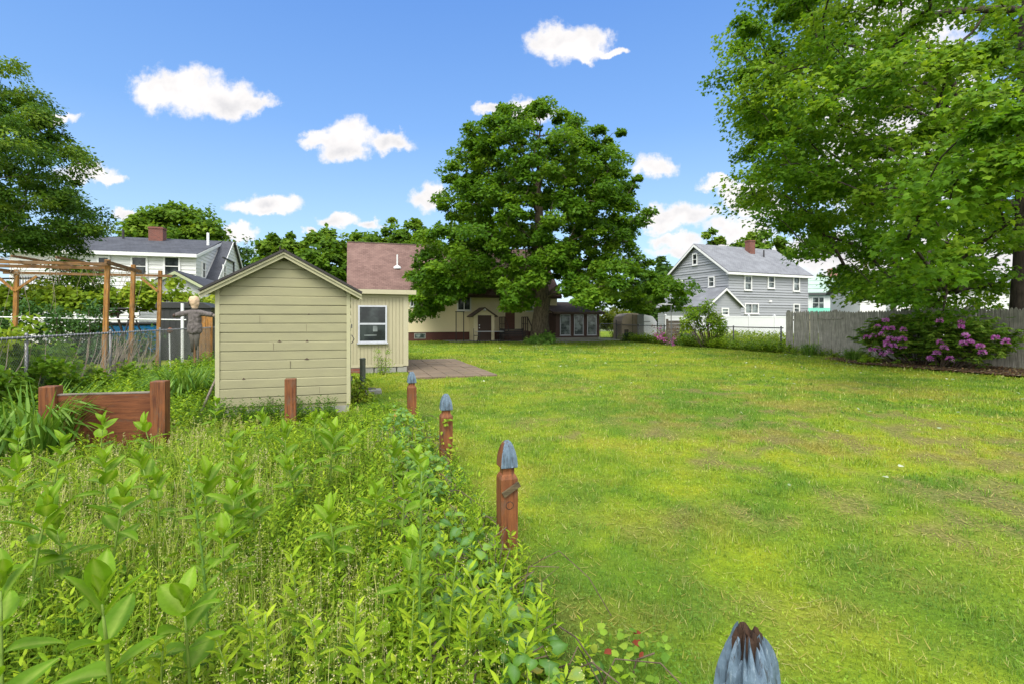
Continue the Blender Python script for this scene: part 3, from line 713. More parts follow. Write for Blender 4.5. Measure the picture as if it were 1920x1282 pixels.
# a low belt of trees along the horizon
tb = Cloud(); rg = np.random.default_rng(77)
cs = []; 
for q in range(150):
    a = rg.uniform(-.85,.85); d = rg.uniform(112,135); cs.append((math.sin(a)*d*1.0, math.cos(a)*d, rg.uniform(.5,4.5)))
leaf_clumps(tb, np.array(cs), rg.uniform(2,3.4,150), 120, .8, MAPLE_S, rg)
tag(tb.build('distant_treeline', M['leaf_fardark']), 'low far belt of trees along the horizon', 'treeline', kind='stuff')
# ------------------------------------------------------------------ building helpers
def window(par, xf, a0, a1, z0, z1, fmat, gmat, fw=.07, sash=True, mull=0, out=.06, sill=True, lift=0.0, label=None):
    """xf(a, out, z); makes a window part whose mesh is the frame, with a pane as sub-part"""
    def bx(mb, p, q, r, s_, o0, o1):
        vs = [xf(x, o, z) for o in (o0, o1) for x, z in ((p,r),(q,r),(q,s_),(p,s_))]
        mb.add(vs, [(0,1,2,3),(7,6,5,4),(0,4,5,1),(1,5,6,2),(2,6,7,3),(3,7,4,0)])
    out = out + lift
    f = MB()
    bx(f, a0-fw, a0, z0-fw, z1+fw, 0, out); bx(f, a1, a1+fw, z0-fw, z1+fw, 0, out)
    bx(f, a0, a1, z1, z1+fw, 0, out); bx(f, a0, a1, z0-fw, z0, 0, out)
    if sill: bx(f, a0-fw-.03, a1+fw+.03, z0-fw-.04, z0-fw, 0, out+.05)
    if sash: bx(f, a0, a1, (z0+z1)/2-.025, (z0+z1)/2+.025, .02+lift, out-.012)
    for q in range(mull):
        c = a0 + (a1-a0)*(q+1)/(mull+1); bx(f, c-.03, c+.03, z0, z1, .02+lift, out-.01)
    w_ = f.build('window', fmat, par)
    if label: w_['label'] = label
    p = MB(); bx(p, a0, a1, z0, z1, .012+lift, .03+lift); p.build('pane', gmat, w_)
    return w_
def slab(mb, p, th):
    """a roof slab: four corners of the upper face, thickness th downwards along the face normal"""
    p = [Vector(q) for q in p]; n = (p[1]-p[0]).cross(p[3]-p[0]).normalized()
    if n.z < 0: n = -n
    vs = p + [q - n*th for q in p]
    mb.add(vs, [(0,1,2,3),(7,6,5,4),(0,4,5,1),(1,5,6,2),(2,6,7,3),(3,7,4,0)])

# ------------------------------------------------------------------ khaki shed
def lin(a, b): return lambda z: None
sh = thing('garden_shed', 'small khaki shed with wide lapped boards and a dark gable roof', 'shed', yw(-1.0, 8.87, 0), PHI)
W2, ZE, ZR, DP = .99, 1.985, 2.53, 2.5
core = MB(); core.prism([(-W2+.01,.10),(W2-.01,.10),(W2-.01,ZE),(0,ZR-.03),(-W2+.01,ZE)], .02, DP)
core.siding(front(.02), -W2+.06, W2-.06, .16, ZR-.02, .1435, .022, lambda z: (-W2+.06, W2-.06) if z < ZE-.03 else (-max(0,(ZR-.02-z))/(ZR-.02-ZE)*(W2-.05), max(0,(ZR-.02-z))/(ZR-.02-ZE)*(W2-.05)), .4, True)
core.siding(right_side(W2-.01), .04, DP, .16, ZE, .1435, .02); core.siding(left_side(-W2+.01), .04, DP, .16, ZE, .1435, .02)
core.build('wall', M['shed'], sh)
for sx in (-1, 1): MB().box(min(sx*W2, sx*(W2-.06)), -.012, .12, max(sx*W2, sx*(W2-.06)), .018, ZE-.01).build('corner_board', M['shed_trim'], sh)
MB().box(-W2+.02, .0, -.05, W2-.02, DP-.01, .10).build('footing', M['concrete'], sh)
rf = MB(); OV = .19; sl_ = (ZR-ZE)/W2
ze = ZE - sl_*OV + .075; zr = ZR + .075
for sx in (-1, 1): slab(rf, [(0,-.195,zr),(sx*(W2+OV),-.195,ze),(sx*(W2+OV),DP+.1,ze),(0,DP+.1,zr)], .034)
rfo = rf.build('roof', M['felt'], sh)
fb = MB()
for sx in (-1, 1):
    for y0, y1, dz, h in ((-.15,-.125,.044,.085),(-.176,-.1505,.044,.032)):
        n = MB(); a = (0, zr-dz); b = (sx*(W2+OV-.01), ze-dz)
        fb.prism([a, b, (b[0], b[1]-h), (0, a[1]-h)] if sx > 0 else [a, (0, a[1]-h), (b[0], b[1]-h), b], y0, y1)
fb.build('barge_board', M['shed_trim'], rfo)
so_ = MB()
for sx in (-1, 1): slab(so_, [(sx*W2,-.12,ZE+.03),(sx*(W2+OV-.02),-.12,ze-.03),(sx*(W2+OV-.02),DP,ze-.03),(sx*W2,DP,ZE+.03)], .02)
so_.build('eave_board', M['shed_trim'], rfo)
for z in (.50, 1.36): MB().box(W2+.012, .03, z, W2+.03, .11, z+.07).build('hinge', M['dark_steel'], sh)
rgj = random.Random(9)
for q in range(12):
    if rgj.random() < .55: xx = rgj.uniform(-.7,.7); z = .16 + .1435*q; MB().box(xx-.0018,-.0045,z+.004,xx+.0018,.004,z+.118).build('siding_joint', M['brown_door'], sh)
for xx, q, ww in ((-.12,7,.07),(.30,7,.05),(.28,5,.08),(.33,10,.04),(-.62,3,.05)): MB().add([(xx,-.0035,.16+.1435*q-.012),(xx+ww*.5,-.0035,.16+.1435*q+.018),(xx+ww,-.0035,.16+.1435*q-.010)],[(0,1,2)]).build('paint_chip', M['brown_door'], sh)
MB().tube([(W2+.02,.10,1.25),(W2+.06,.10,1.18),(W2+.02,.10,1.11)], .008, 6).build('handle', M['dark_steel'], sh)

# ------------------------------------------------------------------ tan annex
an = thing('workshop', 'low tan workshop of grooved boards with one big sash window', 'outbuilding', yw(0, 15.07, 0), PHI)
wl = MB(); x0, x1, zt = -1.9, 1.57, 2.30
wl.box(x0, .012, .18, x1, 5.6, zt)
x = x0
while x < x1-.01:                      # grooved boards
    xe = min(x + .098, x1); wl.box(x+.007, -.004, .20, xe-.007, .011, zt-.06); x = xe
wl.build('wall', M['tan'], an)
tr_ = MB(); tr_.box(x1-.13, -.022, .19, x1+.015, -.001, zt-.14); tr_.box(x0, -.024, zt-.15, x1+.015, -.001, zt-.003); tr_.box(x0, -.02, .17, x1-.132, -.001, .24)
tr_.build('trim', M['tan_trim'], an)
rf = MB(); slab(rf, [(x0-.1,-.18,zt+.07),(x1+.22,-.18,zt+.05),(x1+.22,5.8,zt+.30),(x0-.1,5.8,zt+.32)], .05)
rfo = rf.build('roof', M['felt'], an)
MB().add(*(lambda a: (a, [(0,1,2,3),(7,6,5,4),(0,4,5,1),(1,5,6,2),(2,6,7,3),(3,7,4,0)]))([(x0-.1,-.20,zt-.06),(x1+.22,-.20,zt-.08),(x1+.22,-.20,zt+.045),(x0-.1,-.20,zt+.065),(x0-.1,-.182,zt-.06),(x1+.22,-.182,zt-.08),(x1+.22,-.182,zt+.045),(x0-.1,-.182,zt+.065)])).build('fascia', M['tan_trim'], rfo)
def s_at(px, t): d = d_on_t(px, t); return ts(kx(px)*d, d)[0]
a0, a1 = s_at(674.5, 15.05), s_at(722.5, 15.05); zw0, zw1 = zat(639, 14.55), zat(576, 14.55)
w_ = window(an, front(0), a0, a1, zw0, zw1, M['alu'], M['glass'], .045, True, 0, .05, True)
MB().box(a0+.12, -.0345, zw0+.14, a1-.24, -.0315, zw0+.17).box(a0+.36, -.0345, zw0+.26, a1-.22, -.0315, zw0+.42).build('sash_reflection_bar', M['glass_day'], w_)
ft = MB()
for q in range(11):
    xx = x0 + .02 + q*.315; ft.box(xx, .0, -.05, min(xx+.29, x1-.02), .25, .155 + .012*math.sin(q*2.1))
ft.build('footing', M['concrete'], an, bevel=.015)
MB().box(-.02, -.045, -.02, .30, -.006, .155).build('brick_patch', M['brick'], an)

# ------------------------------------------------------------------ cream house
TH = 37.2
ho = thing('cream_house', 'long cream clapboard house with a red brown shingle roof behind the round maple', 'house', yw(0, TH, 0), PHI)
L, ZF, ZE, ZR, HD = 15.4, .62, 3.55, 7.35, 4.1
wl = MB(); wl.box(0.0, .02, ZF, L, 2*HD, ZE)
wl.prism_x([(.02,ZE),(2*HD,ZE),(HD,ZR-.12)], .001, .25); wl.prism_x([(.02,ZE),(2*HD,ZE),(HD,ZR-.12)], L-.25, L-.001)
wl.siding(front(.02), .0, L, ZF, ZE-.1, .15, .034)
wl.siding(left_side(0.0), .02, 2*HD, ZF, ZR-.1, .118, .018, lambda z: (.02, 2*HD) if z < ZE else (.02+(z-ZE)/(ZR-ZE)*HD, 2*HD-(z-ZE)/(ZR-ZE)*HD))
wl.siding(right_side(L), .02, 2*HD, ZF, ZR-.1, .118, .018, lambda z: (.02, 2*HD) if z < ZE else (.02+(z-ZE)/(ZR-ZE)*HD, 2*HD-(z-ZE)/(ZR-ZE)*HD))
wl.build('wall', M['cream'], ho)
MB().box(.03, .05, -.1, L-.03, 2*HD-.05, ZF-.003).build('footing', M['red_base'], ho)
rf = MB()
e = .35; zs = (ZR-ZE)/HD
slab(rf, [(-.28,-e,ZE-zs*e+.1),(L+.28,-e,ZE-zs*e+.1),(L+.28,HD,ZR+.1),(-.28,HD,ZR+.1)], .1)
slab(rf, [(-.28,2*HD+e,ZE-zs*e+.1),(L+.28,2*HD+e,ZE-zs*e+.1),(L+.28,HD,ZR+.1),(-.28,HD,ZR+.1)], .1)
rfo = rf.build('roof', M['roof_red'], ho)
MB().box(-.2, -e-.12, ZE-zs*e-.10, L+.2, -e-.01, ZE-zs*e+.04).build('gutter', M['brown_door'], rfo)
MB().tube([(-.25,HD,ZR+.115),(L+.25,HD,ZR+.115)], .055, 6).build('ridge_cap', M['roof_brown'], rfo)
pv = Vector(at(745, 515, 38.3)); ps, pt = ts(pv.x, pv.y); pz = ZE + zs*(pt-TH) + .1
vp = MB(); vp.tube([(ps,pt-TH,pz-.1),(ps,pt-TH,pz+.95)], .055, 8); vp.lathe([(.30,-.12),(.26,.02),(.09,.12)], 12, (ps,pt-TH,pz+.02)); vp.build('vent_pipe', M['white_metal'], rfo, smooth=False)
def hs(px, off=0.0): return s_at(px, TH+off)
w_ = window(ho, front(.02), hs(859), hs(881), zat(581,38), zat(558,38), M['white_trim'], M['glass'], .09, False, 1, .07, lift=0.018)
w_ = window(ho, front(.02), hs(770.5), hs(780), zat(574,37), zat(562,37), M['white_trim'], M['glass'], .08, False, 1, .07, lift=0.018)
w_ = window(ho, front(.02), hs(989), hs(998), zat(582,38.6), zat(565,38.6), M['white_trim'], M['glass_day'], .08, True, 0, .07, lift=0.018)
w_ = window(ho, lambda a, o, z: (a, .05-o, z), hs(778), hs(797), .20, .50, M['concrete'], M['glass_green'], .05, False, 0, .045, False)
# back door with steps
a0, a1 = hs(947), hs(965)
dr = MB(); dr.box(a0, -.035, .75, a1, .0, 3.0); dro = dr.build('door', M['red_door'], ho)
MB().box(a0-.1, -.05, .75, a0-.002, .005, 3.1).box(a1+.002, -.05, .75, a1+.1, .005, 3.1).box(a0-.1, -.05, 3.002, a1+.1, .005, 3.12).build('door_frame', M['cream'], dro)
st = MB(); st.box(a0-.5, -1.5, .0, a1+.6, -.06, .70)
for q in range(3): st.box(a0-.3, -1.5-.3*(q+1), 0, a1+.4, -1.5-.3*q-.003, .52-.18*q)
sto = st.build('doorstep', M['brown_wall'], ho)
for xa in (a0-.45, a1+.55):
    rl = MB()
    for yq in (-.1, -.5, -.95, -1.42): rl.box(xa-.03, yq-.03, .70, xa+.03, yq+.03, 1.72)
    rl.bar((xa,-.07,1.70),(xa,-1.45,1.70), .07, .05); rl.bar((xa,-.07,1.2),(xa,-1.45,1.2), .05, .04)
    rl.bar((xa,-1.45,1.66),(xa,-2.35,.98), .07, .05); rl.box(xa-.03,-2.38,0,xa+.03,-2.32,1.0)
    rl.build('handrail', M['brown_door'], sto)
# cellar entry with its own small roof
c0, c1 = s_at(889, TH-1.5), s_at(927, TH-1.5); cm = (c0+c1)/2; ch = zat(590, 36.6); cr = zat(577.5, 36.6)
en = MB(); en.box(c0, -1.48, -.05, c1, -.001, ch); en.prism([(c0,ch),(c1,ch),(cm,cr-.05)], -1.48, -.001)
en.siding(left_side(c0), -1.48, -.02, .0, ch, .118, .018); en.siding(right_side(c1), -1.48, -.02, .0, ch, .118, .018)
da, db = s_at(896, TH-1.5), s_at(921, TH-1.5)
en.siding(front(-1.48), c0, da-.06, .0, ch, .118, .018); en.siding(front(-1.48), db+.06, c1, 0, ch, .118, .018)
eno = en.build('cellar_entry', M['cream'], ho)
rf = MB()
for sx in (-1, 1): slab(rf, [(cm,-1.72,cr+.04),(cm+sx*((c1-c0)/2+.22),-1.72,ch-.13),(cm+sx*((c1-c0)/2+.22),.0,ch-.13),(cm,0.0,cr+.04)], .07)
rf.build('entry_roof', M['roof_brown'], eno)
MB().box(da, -1.53, .02, db, -1.485, ch-.06).build('entry_door', M['brown_door'], eno)
for z in (1.12, .93): MB().lathe([(.03,-.04),(.045,0),(.03,.04)], 8, (da+.10,-1.56,z)).build('knob', M['white_metal'], eno, smooth=True)
MB().lathe([(.06,-.1),(.11,0),(.06,.08)], 10, (cm,-1.62,cr-.12)).build('lamp', M['white_metal'], eno, smooth=True)
MB().box(c1+.05, -.05, ZF-.1, c1+.13, .0, ZE-.2).build('downpipe', M['cream'], ho)
# sunroom
s0, s1, y0, y1 = 14.3, 17.85, -2.4, 1.6
sr = MB(); sr.box(s0, y0, .22, s1, y1, 2.02)
for q in range(12):
    yy_ = y0 + .05 + q*.32; sr.box(s0-.012, yy_, .24, s0-.001, yy_+.29, 2.0)
sro = sr.build('sunroom', M['brown_wall'], ho)
MB().box(s0+.03, y0+.04, -.1, s1-.03, y1, .218).build('sunroom_footing', M['concrete'], sro)
rf = MB(); slab(rf, [(s0-.3,y0-.35,2.06),(s1+.3,y0-.35,2.06),(s1+.3,y1,2.95),(s0-.3,y1,2.95)], .10)
rf.build('sunroom_roof', M['roof_brown'], sro)
MB().box(s0-.25, y0-.33, 1.90, s1+.25, y0-.28, 2.03).build('fascia', M['brown_door'], sro)
for l, r in ((1051,1068),(1077,1092.5),(1101.5,1117)):
    a, b = s_at(l, TH+y0), s_at(r, TH+y0)
    w_ = window(sro, front(y0), a, b, .42, 1.84, M['alu'], M['glass_green'], .045, False, 0, .05, True)
    lv = MB()
    for q in range(13): lv.box(a+.005, y0-.046, .45+q*.107, b-.005, y0-.032, .46+q*.107)
    lv.build('louvre', M['alu'], w_)
tag(MB().box(s0-3.2, TH-5.2-TH, 0, s1-1.0, -2.6, .012).build('path', M['concrete']), 'worn paved strip along the back of the cream house', 'path', kind='structure')
pth = bpy.data.objects['path']; pth.location = yw(0, TH, .03); pth.rotation_euler = (0,0,PHI)
pt2 = MB().box(hs(830), -3.1, 0, 14.25, -.02, .010).build('house_paving', M['concrete']); pt2.location = yw(0, TH, .028); pt2.rotation_euler = (0,0,PHI)
tag(pt2, 'grey paving at the foot of the cream house wall', 'paving', kind='structure')
# patio of square slabs by the workshop
pa = MB(); nx, ny = 5, 13
for q in range(nx):
    for r in range(ny):
        w1 = (PATIO[1]-PATIO[0])/nx; h1 = (PATIO[3]-PATIO[2])/ny; z = .018 + random.uniform(-.006,.006)
        pa.box(PATIO[0]+q*w1+.008, PATIO[2]+r*h1+.008, -.05, PATIO[0]+(q+1)*w1-.008, PATIO[2]+(r+1)*h1-.008, z+.03)
M['paver'] = paint('patio slabs', (.165,.12,.082), .9, (.085,.07,.05), .8, 1.6, bumpy=.4)
po = pa.build('patio', M['paver']); po.rotation_euler = (0,0,PHI); tag(po, 'patio of worn reddish grey slabs beside the tan workshop', 'patio', kind='structure')

# ------------------------------------------------------------------ grey house
th = R_(24); C0 = Vector((20.3, 48.0, 0))
gh = thing('grey_house', 'tall grey clapboard house with white trim beyond the white fence', 'house', C0, th)
# local x along the long right face, local y along the gable; corner at origin
Wd, Ln, ZE, ZR = 8.2, 11.0, 6.15, 9.05
wl = MB(); wl.box(.02, .02, -.1, Ln, Wd, ZE); wl.prism_x([(.02,ZE),(Wd,ZE),(Wd/2,ZR-.1)], .02, .3); wl.prism_x([(.02,ZE),(Wd,ZE),(Wd/2,ZR-.1)], Ln-.3, Ln)
gab = lambda z: (.02, Wd) if z < ZE else (.02+(z-ZE)/(ZR-ZE)*Wd/2, Wd-(z-ZE)/(ZR-ZE)*Wd/2)
wl.siding(front(.02), .0, Ln, .2, ZE-.1, .25, .06, None, .5); wl.siding(left_side(.02), .0, Wd, .2, ZR-.1, .25, .06, gab, .5)
wl.build('wall', M['grey'], gh)
rf = MB(); zs = (ZR-ZE)/(Wd/2); e = .38
slab(rf, [(-.35,-e,ZE-zs*e+.12),(Ln+.3,-e,ZE-zs*e+.12),(Ln+.3,Wd/2,ZR+.12),(-.35,Wd/2,ZR+.12)], .1)
slab(rf, [(-.35,Wd+e,ZE-zs*e+.12),(Ln+.3,Wd+e,ZE-zs*e+.12),(Ln+.3,Wd/2,ZR+.12),(-.35,Wd/2,ZR+.12)], .1)
rfo = rf.build('roof', M['roof_grey'], gh)
fb = MB(); fb.box(-.36, -e-.04, ZE-zs*e-.16, Ln+.3, -e-.002, ZE-zs*e+.05); fb.box(-.34, -e+.002, ZE-zs*e-.16, Ln+.28, -.01, ZE-zs*e-.10)
for sy in (-1, 1):
    yc = Wd/2
    a = (yc, ZR+.02); b = (yc + sy*(Wd/2+e), ZE-zs*e+.02)
    fb.prism_x([a, b, (b[0], b[1]-.2), (yc, a[1]-.22)] if sy < 0 else [a, (yc, a[1]-.22), (b[0], b[1]-.2), b], -.39, -.352)
fb.build('fascia', M['white_trim'], rfo)
def gx(px): return (lambda k: (20.3 - 48*k)/(k*math.sin(th) - math.cos(th)))(kx(px))      # along the long face
def gy(px): return (lambda k: (20.3 - 48*k)/(k*math.cos(th) + math.sin(th)))(kx(px))      # along the gable
def gdx(px): return 48 + gx(px)*math.sin(th)
def gdy(px): return 48 + gy(px)*math.cos(th)
for l, r, t_, b_ in ((1396,1407,519,543),(1440,1450,520,539.5),(1487.5,1497,521,545),(1488,1497,572,585)):
    window(gh, front(.02), gx(l), gx(r), zat(b_, gdx(l)), zat(t_, gdx(l)), M['white_trim'], M['glass_day'], .11, True, 0, .08, lift=0.045)
window(gh, front(.02), gx(1397), gx(1420), zat(587,gdx(1408)), zat(571,gdx(1408)), M['white_trim'], M['glass_day'], .11, False, 1, .08, label='wide two part ground floor window', lift=0.045)
for l, r, t_, b_ in ((1300.5,1307,478,496),(1330.5,1339,521,537),(1273.5,1280,528,543)):
    window(gh, left_side(.02), gy(r), gy(l), zat(b_, gdy((l+r)/2)), zat(t_, gdy((l+r)/2)), M['white_trim'], M['glass_day'] if t_ > 500 else M['glass'], .11, True, 0, .08, lift=0.045)
def gxy(px, y): return (kx(px)*(48+y*math.cos(th)) - 20.3 + y*math.sin(th))/(math.cos(th) - kx(px)*math.sin(th))
cx_ = gxy(1406, Wd/2-.8); ck = MB(); ck.box(cx_-.36, Wd/2-1.15, ZR-1.6, cx_+.36, Wd/2-.5, ZR+.75); ck.box(cx_-.41, Wd/2-1.2, ZR+.62, cx_+.41, Wd/2-.45, ZR+.70)
ck.build('chimney', M['brick'], rfo)
MB().tube([(cx_+1.1,Wd/2-1.6,ZR-1.4),(cx_+1.1,Wd/2-1.6,ZR-.3)], .07, 8).build('vent_pipe', M['black'], rfo)
MB().box(gx(1441), -.10, zat(567,50), gx(1446), -.03, zat(563.5,50)).build('vent', M['white_trim'], gh)
# lower entrance wing on the gable side, gable facing the yard
wx0, wx1 = -3.6, -.04; wy = -.9; wm = (wx0+wx1)/2 - .1; wze = zat(572, 47); wzr = zat(541, 47)
wg = MB(); wg.box(wx0, wy, -.1, wx1+.6, 5.6, wze); wg.prism([(wx0,wze),(wx1+.6,wze),((wx0+wx1+.6)/2,wzr-.05)], wy, 5.6)
wmid = (wx0+wx1+.6)/2; hw = (wx1+.6-wx0)/2
wg.siding(front(wy), wx0, wx1+.6, .2, wzr-.08, .235, .03, lambda z: (wx0, wx1+.6) if z < wze else (wmid-hw*(1-(z-wze)/(wzr-wze)), wmid+hw*(1-(z-wze)/(wzr-wze))))
wg.siding(left_side(wx0), wy, 5.6, .2, wze, .235, .03)
wgo = wg.build('entrance_wing', M['grey'], gh)
rf = MB(); sl_ = (wzr-wze)/hw
for sx in (-1, 1): slab(rf, [(wmid,wy-.3,wzr+.06),(wmid+sx*(hw+.3),wy-.3,wze-.3*sl_+.06),(wmid+sx*(hw+.3),5.8,wze-.3*sl_+.06),(wmid,5.8,wzr+.06)], .1)
rf.build('wing_roof', M['roof_grey'], wgo)
fb = MB()
for sx in (-1, 1):
    a = (wmid, wzr-.03); b = (wmid+sx*(hw+.3), wze-.3*sl_-.03)
    fb.prism([a, b, (b[0], b[1]-.18), (wmid, a[1]-.2)] if sx > 0 else [a, (wmid, a[1]-.2), (b[0], b[1]-.18), b], wy-.34, wy-.302)
fb.build('fascia', M['white_trim'], wgo)
window(wgo, front(wy), wmid-.25, wmid+.42, zat(590,46.5), zat(580,46.5), M['white_trim'], M['glass_day'], .11, True, 0, .08, lift=0.015)

# ------------------------------------------------------------------ white house with the dormer wall
TW = 42.2
wh = thing('white_house', 'two storey white clapboard house with a charcoal roof behind the pergola', 'house', yw(0, TW, 0), PHI)
R0, Lf, ZE = -10.7, -21.5, 6.2; TR, ZR = 7.3, 8.15       # right end, left end, ridge offset and height
wl = MB(); wl.box(Lf, .02, -.1, R0, TR, ZE-.05)
wl.prism_x([(.02,ZE-.05),(TR,ZE-.05),(TR,ZR-.15)], R0-.3, R0)
wl.siding(front(.02), Lf, R0, .3, ZE-.1, .30, .05)
wl.siding(right_side(R0), .02, TR, 2.0, ZR-.2, .27, .032, lambda z: (.02, TR) if z < ZE-.1 else (.02+(z-ZE+.1)/(ZR-ZE)*TR, TR))
# main gable end, a little further out
RG = R0 + .95; f0, f1, zg = 2.1, 12.5, 4.6
wl.box(Lf, f0+.2, 0, RG, f1, zg); wl.prism_x([(f0,zg),(f1,zg),(TR,ZR-.12)], R0-.1, RG)
wl.siding(right_side(RG), f0, f1, 2.5, ZR-.15, .27, .032, lambda z: (f0, f1) if z < zg else (f0+(z-zg)/(ZR-zg)*(TR-f0), f1-(z-zg)/(ZR-zg)*(f1-TR)))
wl.build('wall', M['white'], wh)
rf = MB()
slab(rf, [(Lf-.3,-.38,ZE-.02),(R0+.12,-.38,ZE-.02),(R0+.12,TR,ZR+.12),(Lf-.3,TR,ZR+.12)], .1)
slab(rf, [(Lf-.3,f1+.3,zg-.1),(RG+.25,f1+.3,zg-.1),(RG+.25,TR,ZR+.1),(Lf-.3,TR,ZR+.1)], .1)
slab(rf, [(R0+.13,f0-.4,zg-.22),(RG+.02,f0-.4,zg-.22),(RG+.02,TR,ZR+.1),(R0+.13,TR,ZR+.1)], .1)
rfo = rf.build('roof', M['roof_dark'], wh)
fb = MB(); fb.box(Lf-.3, -.44, ZE-.24, R0+.14, -.382, ZE-.0); fb.box(Lf-.25, -.38, ZE-.24, R0+.1, 0.0, ZE-.18)
for (ya, za), (yb, zb), xx in (((TR,ZR+.08),(f1+.3,zg-.1),RG+.25), ((TR,ZR+.08),(f0-.4,zg-.2),RG+.03), ((TR,ZR),(-.38,ZE-.04),R0+.125)):
    p = [(ya,za),(yb,zb),(yb,zb-.22),(ya,za-.24)]
    fb.prism_x(p, xx, xx+.04)
fb.build('fascia', M['white_trim'], rfo)
def ws(px, off=0): return s_at(px, TW+off)
for l, r in ((186,203),(249,274),(310,335)):
    dd = d_on_t((l+r)/2, TW); window(wh, front(.02), ws(l), ws(r), zat(516, dd), zat(484, dd), M['white_trim'], M['glass'], .12, True, 0, .08, lift=0.035)
def wy_on(px, s): d = d_on_s(px, s); return ts(kx(px)*d, d)[1] - TW, d
y_a, d_a = wy_on(378, R0); y_b, d_b = wy_on(382.5, R0)
window(wh, right_side(R0), y_a, y_b, zat(520,d_a), zat(493,d_a), M['white_trim'], M['glass'], .1, True, 0, .08, lift=0.035)
y_a, d_a = wy_on(417.5, RG); y_b, d_b = wy_on(421, RG)
window(wh, right_side(RG), y_a, y_b, zat(522,d_a), zat(499,d_a), M['white_trim'], M['glass'], .1, True, 0, .08, lift=0.035)
sc_ = ws(304, TR); dd = d_on_t(304, TW+TR-1)
MB().box(sc_-.5, TR-1.5, ZR-.8, sc_+.5, TR-.6, ZR+.85).box(sc_-.55, TR-1.55, ZR+.70, sc_+.55, TR-.55, ZR+.79).build('chimney', M['brick'], rfo)
s_ = ws(231, TR-1); MB().tube([(s_,TR-1,ZR-.5),(s_,TR-1,ZR+.55)], .09, 8).build('vent_pipe', M['black'], rfo)
s_ = ws(390, 4.5); MB().tube([(s_,4.5,ZE+.9),(s_,4.5,ZE+2.3)], .10, 8).build('flue_pipe', M['white_metal'], rfo)
y_a, d_a = wy_on(436, RG); MB().bar((RG+.1,y_a,zat(492,d_a)),(RG+.1,y_a,zat(520,d_a)),.10).bar((RG+.1,y_a,zat(493,d_a)),(RG+.1,y_a-4.0,zat(493,d_a)),.10).build('downpipe', M['black'], wh)
# garage in front of it
ga = thing('garage', 'low white garage with a green edged gable in front of the white house', 'garage', yw(-9.1, 32.2, 0), PHI)
hw, zr, ze = 1.75, 4.15, 3.12
wl = MB(); wl.box(-hw, .02, -.1, hw, 7.5, ze); wl.prism([(-hw,ze),(hw,ze),(0,zr-.06)], .02, 7.5)
wl.siding(front(.02), -hw, hw, .2, zr-.1, .2, .028, lambda z: (-hw, hw) if z < ze else (-hw*(1-(z-ze)/(zr-ze)), hw*(1-(z-ze)/(zr-ze))))
wl.build('wall', M['white'], ga)
rf = MB(); sl_ = (zr-ze)/hw
for sx in (-1, 1): slab(rf, [(0,-.3,zr+.06),(sx*(hw+.3),-.3,ze-.3*sl_+.06),(sx*(hw+.3),7.7,ze-.3*sl_+.06),(0,7.7,zr+.06)], .08)
rfo = rf.build('roof', M['roof_dark'], ga)
fb = MB()
for sx in (-1, 1):
    a = (0, zr-.02); b = (sx*(hw+.3), ze-.3*sl_-.02)
    fb.prism([a, b, (b[0], b[1]-.15), (0, a[1]-.17)] if sx > 0 else [a, (0, a[1]-.17), (b[0], b[1]-.15), b], -.34, -.302)
M['sage'] = paint('sage trim', (.46,.50,.30), .6); fb.build('barge_board', M['sage'], rfo)

# ------------------------------------------------------------------ buildings far to the right
mh = thing('mint_roof_house', 'white house with a pale mint green roof and green porch', 'house', (kx(1586)*62, 62, 0), R_(-9))
wl = MB(); wl.box(-5.0, .02, -.1, 5.5, 7, 4.85); wl.siding(front(.02), -5, 5.5, .3, 4.7, .24, .03); wl.build('wall', M['white'], mh)
rf = MB(); slab(rf, [(-5.3,-.4,4.75),(5.8,-.4,4.75),(5.8,3.5,7.0),(-5.3,3.5,7.0)], .12); slab(rf, [(-5.3,7.4,4.75),(5.8,7.4,4.75),(5.8,3.5,7.0),(-5.3,3.5,7.0)], .12)
for q in range(4): rf.bar((-5.3,-.4+q*.95,4.79+q*.548),(5.8,-.4+q*.95,4.79+q*.548),.05,.05)
rfo = rf.build('roof', M['mint'], mh)
MB().box(-5.3, -.48, 4.5, 5.8, -.41, 4.70).build('gutter', M['dark_steel'], rfo)
MB().box(-.45, 3.1, 6.5, .45, 3.9, 8.0).build('chimney', M['brick_pale'], rfo)
MB().box(-4.1, 3.1, 6.5, -3.5, 3.8, 7.5).build('chimney', M['brick_pale'], rfo)
for a in (-1.5, .5): MB().box(a, .9, 5.58, a+.55, 1.0, 5.72).build('roof_vent', M['black'], rfo)
for a, b in ((-3.75,-3.1),(-3.0,-2.5),(-.25,.45),(3.6,4.2)): window(mh, front(.02), a, b, 2.9, 4.2, M['white_trim'], M['glass_day'], .1, True, 0, .07, lift=0.015)
pr = MB(); slab(pr, [(-5,-2.0,2.45),(5.4,-2.0,2.45),(5.4,0,2.95),(-5,0,2.95)], .3); pro = pr.build('porch_roof', M['mint_dark'], mh)
pp = MB()
for a in (-4.8,-2.3,.2,2.7,5.2): pp.box(a-.08,-1.9,0,a+.08,-1.74,2.2)
pp.box(-4.9,-1.85,2.1,5.3,-1.78,2.3); pp.build('porch_post', M['tan_trim'], pro)
wb = thing('white_building', 'long white building glimpsed under the broad maple', 'building', (kx(1740)*48, 48, 0), R_(-14))
wl = MB(); wl.box(-5.6, .02, -.1, 9.5, 8, 4.4); wl.siding(front(.02), -5.6, 9.5, .3, 4.3, .24, .03); wl.build('wall', M['white'], wb)
rf = MB(); slab(rf, [(-6,-.4,4.35),(10,-.4,4.35),(10,4,6.0),(-6,4,6.0)], .12); slab(rf, [(-6,8.4,4.35),(10,8.4,4.35),(10,4,6.0),(-6,4,6.0)], .12); rf.build('roof', M['roof_grey'], wb)
